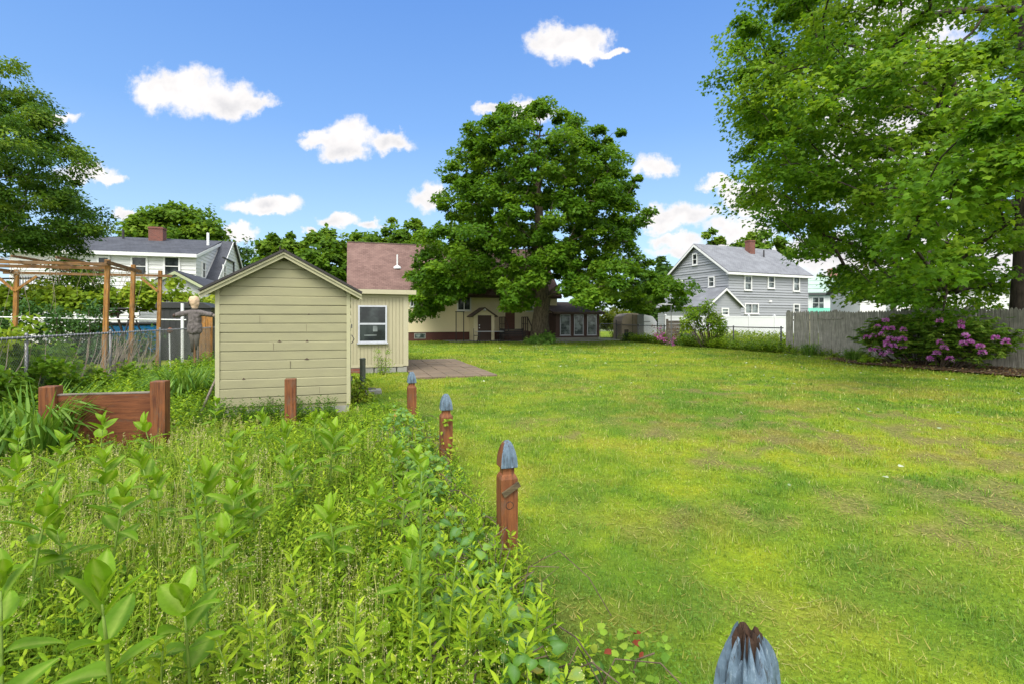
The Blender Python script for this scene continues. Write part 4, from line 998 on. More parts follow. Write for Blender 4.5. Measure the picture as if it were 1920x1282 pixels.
for a in (-3.5, 0, 3.2, 6.5): window(wb, front(.02), a, a+.9, 2.0, 3.4, M['white_trim'], M['glass_day'], .1, True, 0, .07, lift=0.015)
up = thing('utility_pole', 'brown wooden utility pole beside the mint roofed house', 'pole', (kx(1624)*52, 52, 0))
MB().tube([(0,0,-.1),(0,0,8.2)], [.16,.12], 10).build('pole', M['pole_wood'], up, smooth=True)
MB().box(-1.1,-.16,7.4,1.1,-.06,7.55).build('crossarm', M['pole_wood'], up)

# ------------------------------------------------------------------ fences
def chain_mesh(L, h, pitch, r=.0022, z0=.03, sag=0.0):
    """woven wire: two families of diagonals on the x-z plane"""
    mb = MB(); n = int((L + h)/pitch)
    for q in range(n):
        for sg in (1, -1):
            xs = q*pitch - h if sg > 0 else q*pitch
            a = [xs, z0]; b = [xs + sg*h, z0+h]
            pts = []
            for u in (0, .5, 1):
                x = a[0] + (b[0]-a[0])*u; z = a[1] + (b[1]-a[1])*u; pts.append((x, z))
            x0_, x1_ = sorted((a[0], b[0]))
            if x1_ < 0 or x0_ > L: continue
            def clip(x): return min(max(x, 0), L)
            ca, cb = clip(a[0]), clip(b[0])
            if abs(cb-ca) < .02: continue
            za = z0 + (ca-a[0])/(b[0]-a[0])*h; zb = z0 + (cb-a[0])/(b[0]-a[0])*h
            mb.tube([(ca, .006*sg, za), (cb, .006*sg, zb)], r, 3, cap=False)
    return mb
cf = thing('chain_link_fence', 'galvanised chain link fence overgrown with vines at the edge of the meadow', 'fence', yw(-5.0, 4.0, 0), PHI + R_(90))
LF = 22.0
chain_mesh(LF, 1.15, .062).build('wire_mesh', M['galv'], cf)
MB().tube([(0,0,1.215),(LF,0,1.215)], .021, 8).build('top_rail', M['galv'], cf, smooth=True)
for q in range(8):
    xx = .2 + q*3.05; MB().tube([(xx,.03,-.1),(xx,.03,1.24)], .027, 8).lathe([(.031,0),(.030,.02),(.014,.05)], 8, (xx,.03,1.24)).build('post', M['galv'], cf, smooth=True)
tw_ = MB()
for q in range(int(LF/.124)):
    xx = q*.124; tw_.bar((xx-.02,-.024,1.16),(xx+.015,-.022,1.245),.006)
tw_.build('twisted_wire_ends', M['galv'], cf)

cr_ = thing('chain_link_fence', 'dark chain link fence running up the yard in front of the white vinyl fence', 'fence', yw(19.4, 19.15, 0), PHI + R_(90))
LF = 16.0
chain_mesh(LF, 1.05, .11, .0028).build('wire_mesh', M['galv'], cr_)
MB().tube([(0,0,1.12),(LF,0,1.12)], .027, 8).build('top_rail', M['dark_steel'], cr_, smooth=True)
for q in range(6):
    xx = .1 + q*3.15; MB().tube([(xx,.03,-.1),(xx,.03,1.2 if q < 5 else 1.5)], .033, 8).build('post', M['dark_steel'], cr_, smooth=True)
gt = thing('garden_gate', 'chain link gate between the brown sunroom and the fence', 'gate', yw(17.95, TH-2.3, 0), PHI)
fr = MB()
for a, b in (((0,0,.08),(0,0,1.22)),((1.35,0,.08),(1.35,0,1.22)),((0,0,1.2),(1.35,0,1.2)),((0,0,.1),(1.35,0,.1))): fr.tube([a,b], .022, 8)
fr.build('gate_frame', M['galv'], gt); chain_mesh(1.35, 1.08, .11, .0028, .11).build('wire_mesh', M['galv'], gt)
MB().tube([(-.09,0,-.1),(-.09,0,1.4)], .03, 8).build('hinge_post', M['white_metal'], gt)
gp = MB().box(-.3,-1.2,-.04,1.6,.6,.012).build('gate_paving', M['concrete']); gp.location = yw(17.95, TH-2.3, .03); gp.rotation_euler = (0,0,PHI); tag(gp, 'pale paving under the garden gate', 'paving', kind='structure')

# grey picket fence
pf = thing('picket_fence', 'tall weathered grey picket fence with pointed boards', 'fence', yw(19.4, 19.0, 0), PHI - R_(90))
x = 0; bay = MB(); LFP = 15.5; nb = 0; rgp = random.Random(5)
while x < LFP:
    wd = rgp.uniform(.088,.105); h = 1.88 + rgp.uniform(-.03,.03) + .03*math.sin(x*1.3); ln_ = rgp.uniform(-.006,.006); yj = rgp.uniform(-.005,.005)
    if rgp.random() > .012:
        bay.prism([(x,.04),(x+wd,.04),(x+wd+ln_,h-.07),(x+wd*.62+ln_,h),(x+wd*.38+ln_,h),(x+ln_,h-.07)], yj, yj+.018)
    x += wd + (rgp.uniform(.004,.012) if rgp.random() > .04 else rgp.uniform(.02,.045))
    if x > (nb+1)*2.4 or x >= LFP:
        bay.box(nb*2.4, .024, .35, min(x,LFP), .06, .43); bay.box(nb*2.4, .024, 1.45, min(x,LFP), .06, 1.53)
        bay.build('picket_panel', M['grey_wood'], pf); bay = MB(); nb += 1
for q in range(7):
    xx = .05 + q*2.42; MB().box(xx-.05,.061,-.1,xx+.05,.16,1.93 + (.12 if q == 2 else 0)).build('post', M['grey_wood'], pf, bevel=.006)
MB().box(1.75,-.03,1.53,2.9,-.006,1.59).build('nailed_board', M['grey_wood'], pf)

# white vinyl fence
vf = thing('vinyl_fence', 'solid white vinyl fence panels in front of the grey house', 'fence', yw(21.5, 31.7, 0), PHI)
for q in range(5):
    xx = q*2.44; pn = MB(); pn.box(xx+.065,-.02,.08,xx+2.375,.02,1.66)
    for k in range(15): pn.box(xx+.07+k*.154,-.024,.1,xx+.07+k*.154+.147,-.0205,1.62)
    pn.box(xx+.065,-.035,1.661,xx+2.375,.035,1.78); pn.box(xx+.065,-.035,.05,xx+2.375,.035,.17)
    pn.build('panel', M['vinyl'], vf)
for q in range(6):
    xx = q*2.44; po_ = MB(); po_.box(xx-.063,-.063,-.1,xx+.063,.063,1.83); po_.add([(xx-.08,-.08,1.831),(xx+.08,-.08,1.831),(xx+.08,.08,1.831),(xx-.08,.08,1.831),(xx,0,1.91)], [(3,2,1,0),(0,1,4),(1,2,4),(2,3,4),(3,0,4)])
    po_.build('post', M['vinyl'], vf)

# beige shed and its white neighbour beyond the chain link
bs_ = thing('beige_shed', 'small beige panel shed half hidden under the round maple', 'shed', (kx(1186)*38.5, 38.5, 0), PHI*.6)
pr_ = [(-.85,.0),(.85,0),(.85,1.65),(.6,1.9),(.2,2.0),(-.4,1.95),(-.75,1.75),(-.85,1.4)]
wl = MB(); wl.prism(pr_, 0, 1.7)
for q in range(7): wl.box(-.80+q*.235,-.012,.1,-.80+q*.235+.22,-.001,1.6)
M['beige'] = paint('beige panels', (.42,.335,.26), .8, (.28,.22,.18), .4, 2); wl.build('wall', M['beige'], bs_)
MB().box(.80,-.03,0,.88,-.013,1.85).build('corner_post', M['old_wood'], bs_); MB().box(-.02,-.03,0,.03,-.013,1.9).build('door_edge', M['old_wood'], bs_)
MB().box(-.66,-.03,.28,-.33,-.014,.78).build('hatch', M['brown_door'], bs_)
wp = thing('white_panel_shed', 'white ribbed metal shed between the beige shed and the plank bin', 'shed', (kx(1219)*37.5, 37.5, 0), PHI*.6)
wl = MB(); wl.prism([(-.48,0),(.52,0),(.52,1.35),(.2,1.75),(-.48,1.9)], 0, 1.4)
for q in range(8): wl.box(-.46+q*.122,-.015,.03,-.46+q*.122+.06,-.001,1.3)
wl.build('wall', M['vinyl'], wp); MB().box(-.5,-.04,1.35,.0,-.017,1.40).build('ledge', M['galv'], wp)

# ------------------------------------------------------------------ posts with carved tops
mcap, nt, bs = newmat('blue cap paint')
v = objco(nt, (16,16,2.2)); n1 = noise(nt, v, 2.2, 8, .7); n2 = noise(nt, objco(nt), 14, 5, .6); n3 = noise(nt, objco(nt, (60,60,5)), 1.5, 6, .7)
b = ramp(nt, n2, [(.3,(.055,.088,.125)),(.55,(.088,.135,.185)),(.8,(.16,.215,.265))])
b = mixc(nt, ramp(nt, n3, [(.38,.85),(.47,0.0)]), b, (.014,.012,.012))
b = mixc(nt, ramp(nt, n3, [(.58,0.0),(.70,.5)]), b, (.30,.36,.40))
b = mixc(nt, ramp(nt, n1, [(.30,1.0),(.36,0.0)]), b, (.035,.013,.008))
nt.links.new(b, bs.inputs['Base Color']); bs.inputs['Roughness'].default_value = .62; bump(nt, bs, mth(nt, 'ADD', n3, n1), .6, .006)
def sq_ring(n):
    out = []
    for k in range(n):
        a = 2*math.pi*k/n + math.pi/4; c, s_ = math.cos(a), math.sin(a); m = max(abs(c), abs(s_)); r = 1/m
        q = .025; out.append((c*r*(1-q)+c*q, s_*r*(1-q)+s_*q))
    return out
def sq_lathe(mb, prof, n=32, cracks=(), jag=0.0, seed=1):
    ring = sq_ring(n); rg = random.Random(seed); vs = []; m = len(prof)
    wob = [rg.uniform(-1,1) for _ in range(n)]; jz = [rg.uniform(0,1) for _ in range(n)]
    for i, (hw, z) in enumerate(prof):
        for k, (x, y) in enumerate(ring):
            f = 1 + .012*wob[k]*math.sin(z*30 + k); top = i/(m-1)
            for ck, dep, z0 in cracks:
                dk = min(abs(k-ck), n-abs(k-ck))
                if dk == 0 and top > z0: f -= dep
            vs.append((x*hw*f, y*hw*f, z - (jag*jz[k]*max(0, top-.45)/.55 if jag else 0)))
    fs = [(i*n+k, i*n+(k+1)%n, (i+1)*n+(k+1)%n, (i+1)*n+k) for i in range(m-1) for k in range(n)]
    fs += [tuple(range(n))[::-1], tuple(range((m-1)*n, m*n))]
    mb.add(vs, fs); return mb
def carved_post(label, s, t, yaw=0, hw=.055, seed=1, broken=False):
    p = thing('fence_post', label, 'post', yw(s, t, 0), PHI + yaw, 'carved posts in a row along the meadow edge')
    sq_lathe(MB(), [(hw,-.2),(hw,.0),(hw,.25),(hw,.40),(hw,.505),(hw*.83,.527),(hw*.70,.535),(hw*.66,.55),(hw*.68,.572)], 24, seed=seed).build('shaft', M['redwood'], p)
    prof = [(hw*.80,.573),(hw*.985,.578),(hw*.995,.585),(hw*.96,.61),(hw*.91,.64),(hw*.83,.665),(hw*.72,.69),(hw*.58,.712),(hw*.42,.729),(hw*.25,.740)]
    if broken: prof = prof[:-1]
    rg = random.Random(seed)
    cr = [(rg.randrange(0,44), rg.uniform(.05,.14), rg.uniform(0,.35)) for _ in range(16 if broken else 6)]
    sq_lathe(MB(), prof, 44, cr, .075 if broken else .006, seed).build('cap', mcap, p); return p
carved_post('carved post near the shed corner, its blue cap faded white at the tip', .86, 7.70, .05, .062, 3)
carved_post('carved red post with a grey blue cap, second from the shed, wrapped by yellow leaves', .94, 5.27, 0, .060, 4)
p3 = carved_post('tall carved red post with a scrap of board nailed across its face', .945, 3.11, 0, .055, 5)
# one face of the cap is bare of paint; a scrap of board and a round plug on the shaft
cap3 = [c for c in kids(p3) if c.name.startswith('cap')][0]; cap3.data.materials.append(M['redwood'])
for pg_ in cap3.data.polygons:
    if pg_.normal.x < -.62: pg_.material_index = 1
M['scrap'] = wood('mossy scrap', (.10,.075,.04), (.04,.032,.02), .9, (1.5,24,24), .5)
cp_ = MB(); cp_.bar((-.045,-.064,.415),(.062,-.064,.478),.018,.034); cp_.build('nailed_scrap', M['scrap'], p3, bevel=.002)
MB().tube([(.0,-.0545,.345),(.0,-.0575,.345)], [.022,.021], 20).build('plug', M['redwood'], p3)
MB().tube([(.0+.023*math.cos(a*.3142),-.0562,.345+.023*math.sin(a*.3142)) for a in range(21)], .0022, 5).build('plug_ring', M['black'], p3)
p4 = carved_post('weathered blue post cap with a split broken tip close to the lawn edge', .945, 1.045, .62, .066, 6, True)
M['rot'] = wood('rotten wood', (.045,.024,.014), (.012,.008,.006), .95, (30,30,3), .6)
sq_lathe(MB(), [(.034,.64),(.033,.69),(.029,.715),(.022,.735),(.015,.741)], 28, [(3,.35,0),(9,.4,0),(14,.3,0),(22,.4,0)], .035, 8).build('bare_core', M['rot'], p4)

def square_post(name, label, cat, loc, h, hw, mat, group=None, yaw=PHI):
    p = thing(name, label, cat, loc, yaw, group)
    sq_lathe(MB(), [(hw,-.2),(hw,.0),(hw,h*.5),(hw,h-.006),(hw*.94,h)], 24, seed=int(h*100)).build('shaft', mat, p); return p
g_p = gnd(545, 800); square_post('wooden_post', 'plain flat topped red post standing in front of the khaki shed', 'post', g_p, zat(709, g_p.y), .072, M['redwood'])

# raised bed end: two square posts and a board
bed = thing('raised_bed', 'red stained raised bed end board between two square posts', 'raised bed', at(200, 740, 5.95)*1.0, PHI*.75)
bed.location.z = 0
bw = .475
for sx, h in ((-1,.755),(1,.785)):
    q = MB(); sq_lathe(q, [(.078,-.2),(.078,0),(.078,h-.008),(.074,h)], 24, seed=9); 
    for i_, v_ in enumerate(q.v): q.v[i_] = (v_[0]+sx*(bw+.075), v_[1], v_[2])
    q.build('post', M['redwood'], bed)
MB().box(-bw,-.025,-.1,bw,.02,.645).build('board', M['redwood_h'], bed, bevel=.004)
MB().box(-bw,-.03,.646,bw,.03,.662).build('cap_rail', M['old_wood'], bed)

# steel pipe stub and its slab
pp_ = thing('pipe_post', 'short dark green steel pipe standing by the tan workshop', 'post', yw(s_at(680, 11.45), 11.45, 0), PHI)
MB().tube([(0,0,-.1),(0,0,.67)], .062, 14).lathe([(.066,.66),(.066,.68),(.05,.69)], 14).build('pipe', M['olive_pipe'], pp_, smooth=False)
sb = thing('concrete_slab', 'small square concrete slab beside the green pipe', 'slab', yw(s_at(699, 11.0), 11.0, 0), PHI)
MB().box(-.16,-.16,-.05,.17,.17,.07).build('slab', M['concrete'], sb, bevel=.01); MB().box(-.11,.0,.071,.06,.12,.09).build('lid', M['dark_steel'], sb)

# ------------------------------------------------------------------ pergola
pg = thing('pergola', 'weathered cedar pergola with bare vine stems beyond the chain link fence', 'pergola', yw(-5.5, 14.4, 0), PHI)
def pk(px, s=-5.5): d = d_on_s(px, s); return ts(kx(px)*d, d)[1] - 14.4, d
PW = -3.4
posts = [(0,0,2.92,(.0,.0)),(0,1.5,2.95,(-.02,0)),(0,3.5,2.98,(0,0)),(PW,3.35,2.90,(0,0)),(PW,0,2.9,(0,0))]
for x, y, h, ln_ in posts:
    MB().bar((x-.06,y,-.1),(x+.02,y,h),.092,.092,(0,1,0)).build('post', M['cedar'], pg, bevel=.006)
bm = MB()
for a, b_ in (((.1,-.12,2.80),(PW-.5,-.12,2.78)),((.0,.25,2.74),(PW-.5,.25,2.72)),((.35,3.43,2.82),(PW-.25,3.28,2.80))):
    MB().bar(a, b_, .045, .072).build('beam', M['cedar_h'], pg)
for a, b_ in (((.09,-.3,2.84),(.05,1.9,2.80)),((PW-.08,-.2,2.83),(PW-.08,3.6,2.84))): MB().bar(a, b_, .045, .08).build('beam', M['cedar_h'], pg)
for k_, xx in enumerate((-.8,-1.6,-2.4)): MB().bar((xx,-.4,2.90),(xx+.1,3.7,2.93),.035,.05).build('rafter', M['cedar_h'], pg)
for a, b_ in (((-.03,3.45,2.35),(-.45,3.42,2.74)),((PW+.0,3.3,2.3),(PW-.42,3.3,2.72)),((PW,3.3,2.3),(PW+.48,3.32,2.72))): MB().bar(a, b_, .06, .06).build('brace', M['cedar'], pg)
vt = MB(); rgv = random.Random(12)
for q in range(34):
    x = rgv.uniform(PW-.4, -.2); y = rgv.uniform(-.2, 3.4); p = [(x,y,2.93)]
    dx = rgv.uniform(-.35,.35); L_ = rgv.uniform(.25,.95) if q > 4 else rgv.uniform(1.2,1.7)
    for k_ in range(1,6): p.append((x+dx*k_/5*1.2 + rgv.uniform(-.03,.03), y+rgv.uniform(-.05,.05), 2.93 - L_*(k_/5)**1.3))
    vt.tube(p, [.008,.007,.006,.005,.004,.003], 4, cap=False)
for q in range(11):
    x = rgv.uniform(PW-.5, -.6); p = [(x,rgv.uniform(-.2,3.3),2.92)]
    for k_ in range(5): p.append((p[-1][0]+rgv.uniform(.12,.3), p[-1][1]+rgv.uniform(-.2,.2), 2.94+rgv.uniform(-.05,.06)))
    vt.tube(p, .004, 4, cap=False)
M['dry_stem'] = paint('dry stems', (.25,.21,.16), .9, (.09,.075,.06), .5, 9); vt.build('dry_vine', M['dry_stem'], pg)

# scarecrow
scl = thing('scarecrow', 'scarecrow with a pale bag head and ragged grey shirt, arms spread', 'scarecrow', (kx(365)*15.8, 15.8, 0), R_(8)); scl.scale = (.95,.95,.955)
Z0 = zat(680, 15.8)
MB().tube([(0,0,-.2),(0,.0,1.0),(.01,0,1.95)], [.045,.04,.035], 8).build('pole', M['pole_wood'], scl)
MB().tube([(.09,.0,-.1),(.10,-.02,.75)], .022, 6).build('stake', M['old_wood'], scl)
b_ = MB(); ring = 16
def ell_tube(mb, secs, n=16):
    vs = []; m = len(secs)
    for cx, cy, cz, rx, ry in secs:
        for k in range(n):
            a = 2*math.pi*k/n; rr = 1 + .05*math.sin(5*a+cz*7); vs.append((cx+rx*math.cos(a)*rr, cy+ry*math.sin(a)*rr, cz))
    fs = [(i*n+k, i*n+(k+1)%n, (i+1)*n+(k+1)%n, (i+1)*n+k) for i in range(m-1) for k in range(n)]
    fs += [tuple(range(n))[::-1], tuple(range((m-1)*n, m*n))]
    mb.add(vs, fs)
ell_tube(b_, [(0,0,1.13,.18,.13),(0,0,1.18,.22,.16),(.0,0,1.32,.225,.165),(0,0,1.5,.20,.15),(0,0,1.68,.19,.14),(0,0,1.80,.20,.13),(0,0,1.86,.15,.11),(0,0,1.90,.07,.07)])
for sx in (-1,1): b_.tube([(sx*.10,0,1.80),(sx*.22,0,1.785),(sx*.36,0,1.76),(sx*.48,-.02,1.735),(sx*.56,-.03,1.72)], [.10,.095,.085,.085,.075], 12)
M['shirt'] = paint('grey shirt', (.13,.115,.11), .95, (.05,.043,.045), .8, 7, (3,3,1)); so2 = b_.build('shirt', M['shirt'], scl, smooth=True)
rm = so2.modifiers.new('blend', 'REMESH'); rm.mode = 'VOXEL'; rm.voxel_size = .018; rm.use_smooth_shade = True
tx = bpy.data.textures.new('folds', 'CLOUDS'); tx.noise_scale = .09; dm_ = so2.modifiers.new('folds', 'DISPLACE'); dm_.texture = tx; dm_.strength = .05; dm_.mid_level = .5
hd = MB(); ell_tube(hd, [(0,0,1.90,.075,.075),(0,0,1.98,.09,.09),(.0,0,2.05,.125,.12),(-.01,0,2.14,.155,.145),(-.01,0,2.23,.155,.145),(-.01,0,2.30,.125,.12),(-.01,0,2.345,.06,.06)], 18)
M['bag'] = paint('bag cloth', (.52,.38,.26), .85, (.36,.25,.17), .5, 9); ho_ = hd.build('head', M['bag'], scl, smooth=True)
hm_ = ho_.modifiers.new('sub', 'SUBSURF'); hm_.levels = 2; hm_.render_levels = 2; hd2 = ho_.modifiers.new('folds', 'DISPLACE'); hd2.texture = tx; hd2.strength = .05; hd2.mid_level = .5
MB().tube([(.082*math.cos(a),.082*math.sin(a),1.935) for a in np.linspace(0,6.3,18)], .012, 5).build('neck_string', M['old_wood'], ho_)
MB().box(-.175,-.09,2.02,-.125,.09,2.16).build('dark_flap', M['black'], ho_)
for sx in (-1,1): MB().lathe([(.02,-.05),(.05,-.02),(.05,.03),(.02,.06)], 10, (sx*.60,-.03,1.70)).build('glove', M['brown_door'] if sx < 0 else M['old_wood'], scl, smooth=True)
trs = MB(); ell_tube(trs, [(-.05,0,.55,.05,.05),(-.06,0,.9,.075,.07),(-.03,0,1.16,.15,.11)]); ell_tube(trs, [(.06,0,.62,.05,.05),(.06,0,.9,.07,.07),(.03,0,1.16,.14,.11)])
M['jeans'] = paint('faded trousers', (.10,.095,.085), .95, (.05,.04,.03), .6, 6); trs.build('trousers', M['jeans'], scl, smooth=True)

# odds and ends beyond the left fence
bd = thing('plank_board', 'wide orange brown wooden board standing behind the scarecrow', 'board', yw(s_at(386, 21.6), 21.6, 0), PHI)
for q in range(2): MB().box(-.22+q*.225,-.02,-.05,-.005+q*.225,.02,1.72-.03*q).build('plank', M['cedar'], bd, bevel=.004)
bsd = thing('plastic_shed', 'low black plastic storage shed beside the khaki shed', 'shed', yw(-6.05, 22.4, 0), PHI)
wl = MB(); wl.box(-.88,.0,-.05,.88,1.6,1.92)
for q in range(9): wl.box(-.86+q*.193,-.012,.06,-.86+q*.193+.17,-.001,1.85)
wl.build('wall', M['black_plastic'], bsd)
MB().prism([(-.96,1.93),(.96,1.93),(.96,1.98),(.62,2.17),(-.9,2.17),(-.96,2.08)], -.08, 1.7).build('roof', M['black_plastic'], bsd, bevel=.02)
MB().box(-.01,-.02,.06,.01,-.0125,1.85).build('door_gap', M['black'], bsd)
pl = thing('swimming_pool', 'round blue above ground pool with a dark rim', 'pool', at(258, 600, 25)*1.0); pl.location.z = 0
wl = MB(); wl.lathe([(1.55,0),(1.55,1.25)], 40); wl.build('wall', M['pool'], pl, smooth=False)
rm_ = MB(); n = 40
rm_.tube([(1.55*math.cos(2*math.pi*k/n),1.55*math.sin(2*math.pi*k/n),1.30) for k in range(n+1)], .07, 8, cap=False); rm_.build('rim', M['black_plastic'], pl, smooth=True)
fs_ = thing('metal_frame', 'dark folding metal frame standing among the grape vines', 'frame', at(217, 600, 19.5)*1.0, R_(6)); fs_.location.z = 0
zt = zat(579, 19.5)
for a, b_ in (((-.6,0,zt),(.6,0,zt)),((-.6,0,zt),(-.85,-.35,.0)),((-.6,0,zt),(-.05,.5,0.6)),((.55,0,zt),(.98,.35,.3)),((.55,0,zt),(.35,-.4,0))): MB().tube([a,b_], .028, 8).build('bar', M['black'], fs_)
hb = thing('hanging_basket', 'dark hanging basket of purple flowers below the trellis', 'plant pot', at(214, 585, 22.0))
MB().lathe([(.10,-.22),(.22,-.12),(.28,.02),(.27,.03)], 14).build('basket', M['brown_door'], hb, smooth=True)
for a in (0, 2.1, 4.2): MB().tube([(.26*math.cos(a),.26*math.sin(a),.02),(0,0,.62)], .006, 4).build('hanger', M['black'], hb)
pc = Cloud(); n = 90; u = norm(rng.normal(0,1,(n,3)))*np.array((.33,.33,.2)); pc.put(OVAL, u+np.array((0,0,.1)), frames(u+rng.normal(0,.2,(n,3)), rng.normal(0,1,(n,3))), rng.uniform(.08,.16,n), var=rng.random(n)); pc.build('foliage', M['leaf_dark'], hb)
wr = thing('pipe_rail', 'white pipe rail on a white post in front of the blue pool', 'rail', at(342, 600, 18.2)*1.0, PHI); wr.location.z = 0
MB().tube([(0,0,-.1),(0,0,2.08)], .05, 10).build('post', M['white_metal'], wr)
MB().tube([(.12,0,1.50),(-3.1,0,1.545),(-5.6,.0,1.60)], .019, 8).build('rail', M['white_metal'], wr); MB().tube([(-5.5,0,-.1),(-5.5,0,1.6)], .03, 8).build('end_post', M['white_metal'], wr)
kn = thing('garden_stake', 'thin white stake with a red knob behind the chain link', 'stake', yw(s_at(319, 17.5), 17.5, 0)); MB().tube([(0,0,-.1),(-.02,0,1.10)], .02, 8).build('rod', M['white_metal'], kn); MB().lathe([(.02,1.10),(.075,1.15),(.075,1.22),(.02,1.27)], 10).build('knob', M['redwood'], kn)
# grey deck and stair at the far left
dk_ = thing('deck', 'grey wooden deck with railings behind the pergola', 'deck', (kx(62)*30, 30, 0), PHI)
MB().box(-.9,0,2.85,2.2,3,3.05).build('platform', M['grey_deck'], dk_)
rl = MB()
for q in range(18): rl.box(-.9+q*.13,-.02,3.05,-.9+q*.13+.05,.02,4.0)
rl.box(-.95,-.03,4.0,1.5,.03,4.08); rl.build('railing', M['grey_deck'], dk_)
for a in (-.8,.6,2.1): MB().box(a-.06,.1,0,a+.06,.22,2.84).build('post', M['grey_deck'], dk_)
rl = MB(); rl.bar((-1.0,-.1,3.6),(-2.2,-1.4,1.9),.08,.1)
for q in range(9): u = q/8; rl.bar((-1.0-1.2*u,-.1-1.3*u,3.55-1.7*u),(-1.0-1.2*u,-.1-1.3*u,2.75-1.7*u),.04)
rl.build('stair_railing', M['grey_deck'], dk_)
# grape vines trained on wires
gv_ = thing('grape_vine', 'long yellow green grape vine trained on wires between pergola and white house', 'grape vine', yw(-9.5, 25.5, 0), PHI)
C = []
rgv = np.random.default_rng(5)
for q in range(120):
    x = rgv.uniform(-6.5, 4.8); top = 2.75 + .25*math.sin(x*1.7) + (.55 if 1.5 < x < 2.6 else 0) - (.35 if x > 3.0 else 0); C.append((x, rgv.uniform(-.5,.5), rgv.uniform(2.05, top)))
C = np.array(C)
tb_ = MB()
for x in (-5.5,-2.6,.2,3.0): tb_.tube([(x,0,-.1),(x+.1,.1,.9),(x-.05,0,1.6),(x+.05,0,2.3)], [.07,.055,.045,.04], 7)
for z in (1.9,2.3): tb_.tube([(-6.8,0,z),(-3,0,z-.03),(1,0,z+.02),(5,0,z)], .03, 5)
for q in range(22):
    x = rgv.uniform(-6.3,4.6); tb_.tube([(x,0,2.2),(x+rgv.uniform(-.5,.5),rgv.uniform(-.3,.3),1.7),(x+rgv.uniform(-.7,.7),0,1.2)], [.018,.014,.008], 4, cap=False)
tb_.build('trunk', M['bark_dark'], gv_, smooth=True)
cl = Cloud(); leaf_clumps(cl, C, rgv.uniform(.28,.5,len(C)), 75, .17, MAPLE_S, rgv, flat=.8); cl.build('crown', M['leaf_vine'], gv_)
# lower mass of shrubs beyond the fence
sm = thing('garden_shrubs', 'dark green shrubs filling the garden behind the pergola posts', 'shrubs', yw(-8.8, 21.5, 0), PHI); tag(sm)
C = np.array([(rgv.uniform(-7.6,.5), rgv.uniform(-.7,.7), rgv.uniform(.1,1.95)) for q in range(150)] + [(rgv.uniform(.5,2.0), rgv.uniform(-.5,.5), rgv.uniform(.1,.9)) for q in range(14)])
cl = Cloud(); leaf_clumps(cl, C, rgv.uniform(.3,.55,164), 85, .14, OVAL, rgv, flat=.8); cl.build('crown', M['leaf_dark'], sm)
st_ = MB()
for c in C[::3]: st_.tube([(c[0]*.98,c[1]*.6,0),(c[0],c[1],c[2])], .012, 4, cap=False)
st_.build('stem', M['twig'], sm)

# ------------------------------------------------------------------ things by the house and at the right
hk = thing('shepherd_hook', 'black shepherd hook beside the corner of the tan workshop', 'hook', yw(s_at(763.5, 21.5), 21.5, 0), PHI)
p = [(0,0,-.1),(0,0,1.36)] + [(-.115+.115*math.cos(a),0,1.50+.13*math.sin(a)) for a in np.linspace(-.9, 3.9, 12)]
MB().tube([(0,0,-.1),(0,0,.6),(0,0,1.32)] + [(-.11+.11*math.cos(a),0,1.42+.11*math.sin(a)) for a in np.linspace(-.9,-4.1,12)], .016, 7).build('rod', M['black'], hk, smooth=True)
cp = thing('clothes_frame', 'dark metal clothes frame of two uprights in front of the cream wall', 'clothes frame', yw(s_at(863, TH-2.6), TH-2.6, 0), PHI)
for x in (-.24,.24): MB().tube([(x,.25*(x<0),-.1),(x,.25*(x<0),2.05)], .032, 8).build('upright', M['black'], cp)
MB().bar((-.3,.25,2.06),(.3,0,2.06),.05).build('crossbar', M['black'], cp)
tb_ = thing('patio_table', 'low patio table with a pale top in front of the cellar door', 'table', yw(s_at(917, TH-3.4), TH-3.4, 0), PHI)
MB().prism_z([(-.95,-.4),(.9,-.4),(.98,-.3),(.98,.3),(.9,.4),(-.95,.4)], .70, .735).build('table_top', M['alu'], tb_)
for x in (-.75,.75):
    for y in (-.3,.3): MB().tube([(x,y,.0),(x*.9,y*.85,.699)], .022, 6).build('leg', M['black'], tb_)
def bench(label, loc, L_, mat):
    b = thing('garden_bench', label, 'bench', loc, PHI)
    se = MB()
    for q in range(4): se.box(-L_/2,-.25+q*.12,.42,L_/2,-.16+q*.12,.45)
    se.build('seat', mat, b); bk = MB()
    for q in range(3): bk.bar((-L_/2,.26+.03*q,.55+q*.14),(L_/2,.26+.03*q,.55+q*.14),.025,.09)
    bk.build('backrest', mat, b)
    for x in (-L_/2+.06, L_/2-.06):
        MB().bar((x,-.22,0),(x,-.22,.66),.05).build('leg', mat, b); MB().bar((x,.24,0),(x,.34,.92),.05).build('leg', mat, b); MB().bar((x,-.26,.66),(x,.28,.66),.06,.035).build('armrest', mat, b)
    return b
bench('black slatted bench between the cellar door and the maple trunk', yw(s_at(962, TH-3.6), TH-3.6, 0), 1.7, M['black'])
def chair(label, loc, yaw):
    b = thing('patio_chair', label, 'chair', loc, yaw, 'patio chairs round the table')
    MB().box(-.22,-.22,.42,.22,.22,.45).build('seat', M['black'], b); MB().box(-.22,.2,.5,.22,.225,.9).build('backrest', M['black'], b)
    for x in (-.2,.2):
        for y in (-.2,.2): MB().tube([(x,y,0),(x,y,.419 if y < 0 else .5)], .016, 6).build('leg', M['black'], b)
chair('dark patio chair at the end of the pale table beside the cellar entry wall', yw(s_at(894, TH-3.2), TH-3.2, 0), PHI+1.3)
chair('dark patio chair between the pale table and the black bench', yw(s_at(938, TH-3.3), TH-3.3, 0), PHI-1.3)
tp = thing('clothesline_post', 'white clothesline post with a single long arm', 'post', (kx(1258.5)*29.6, 29.6, 0), R_(8))
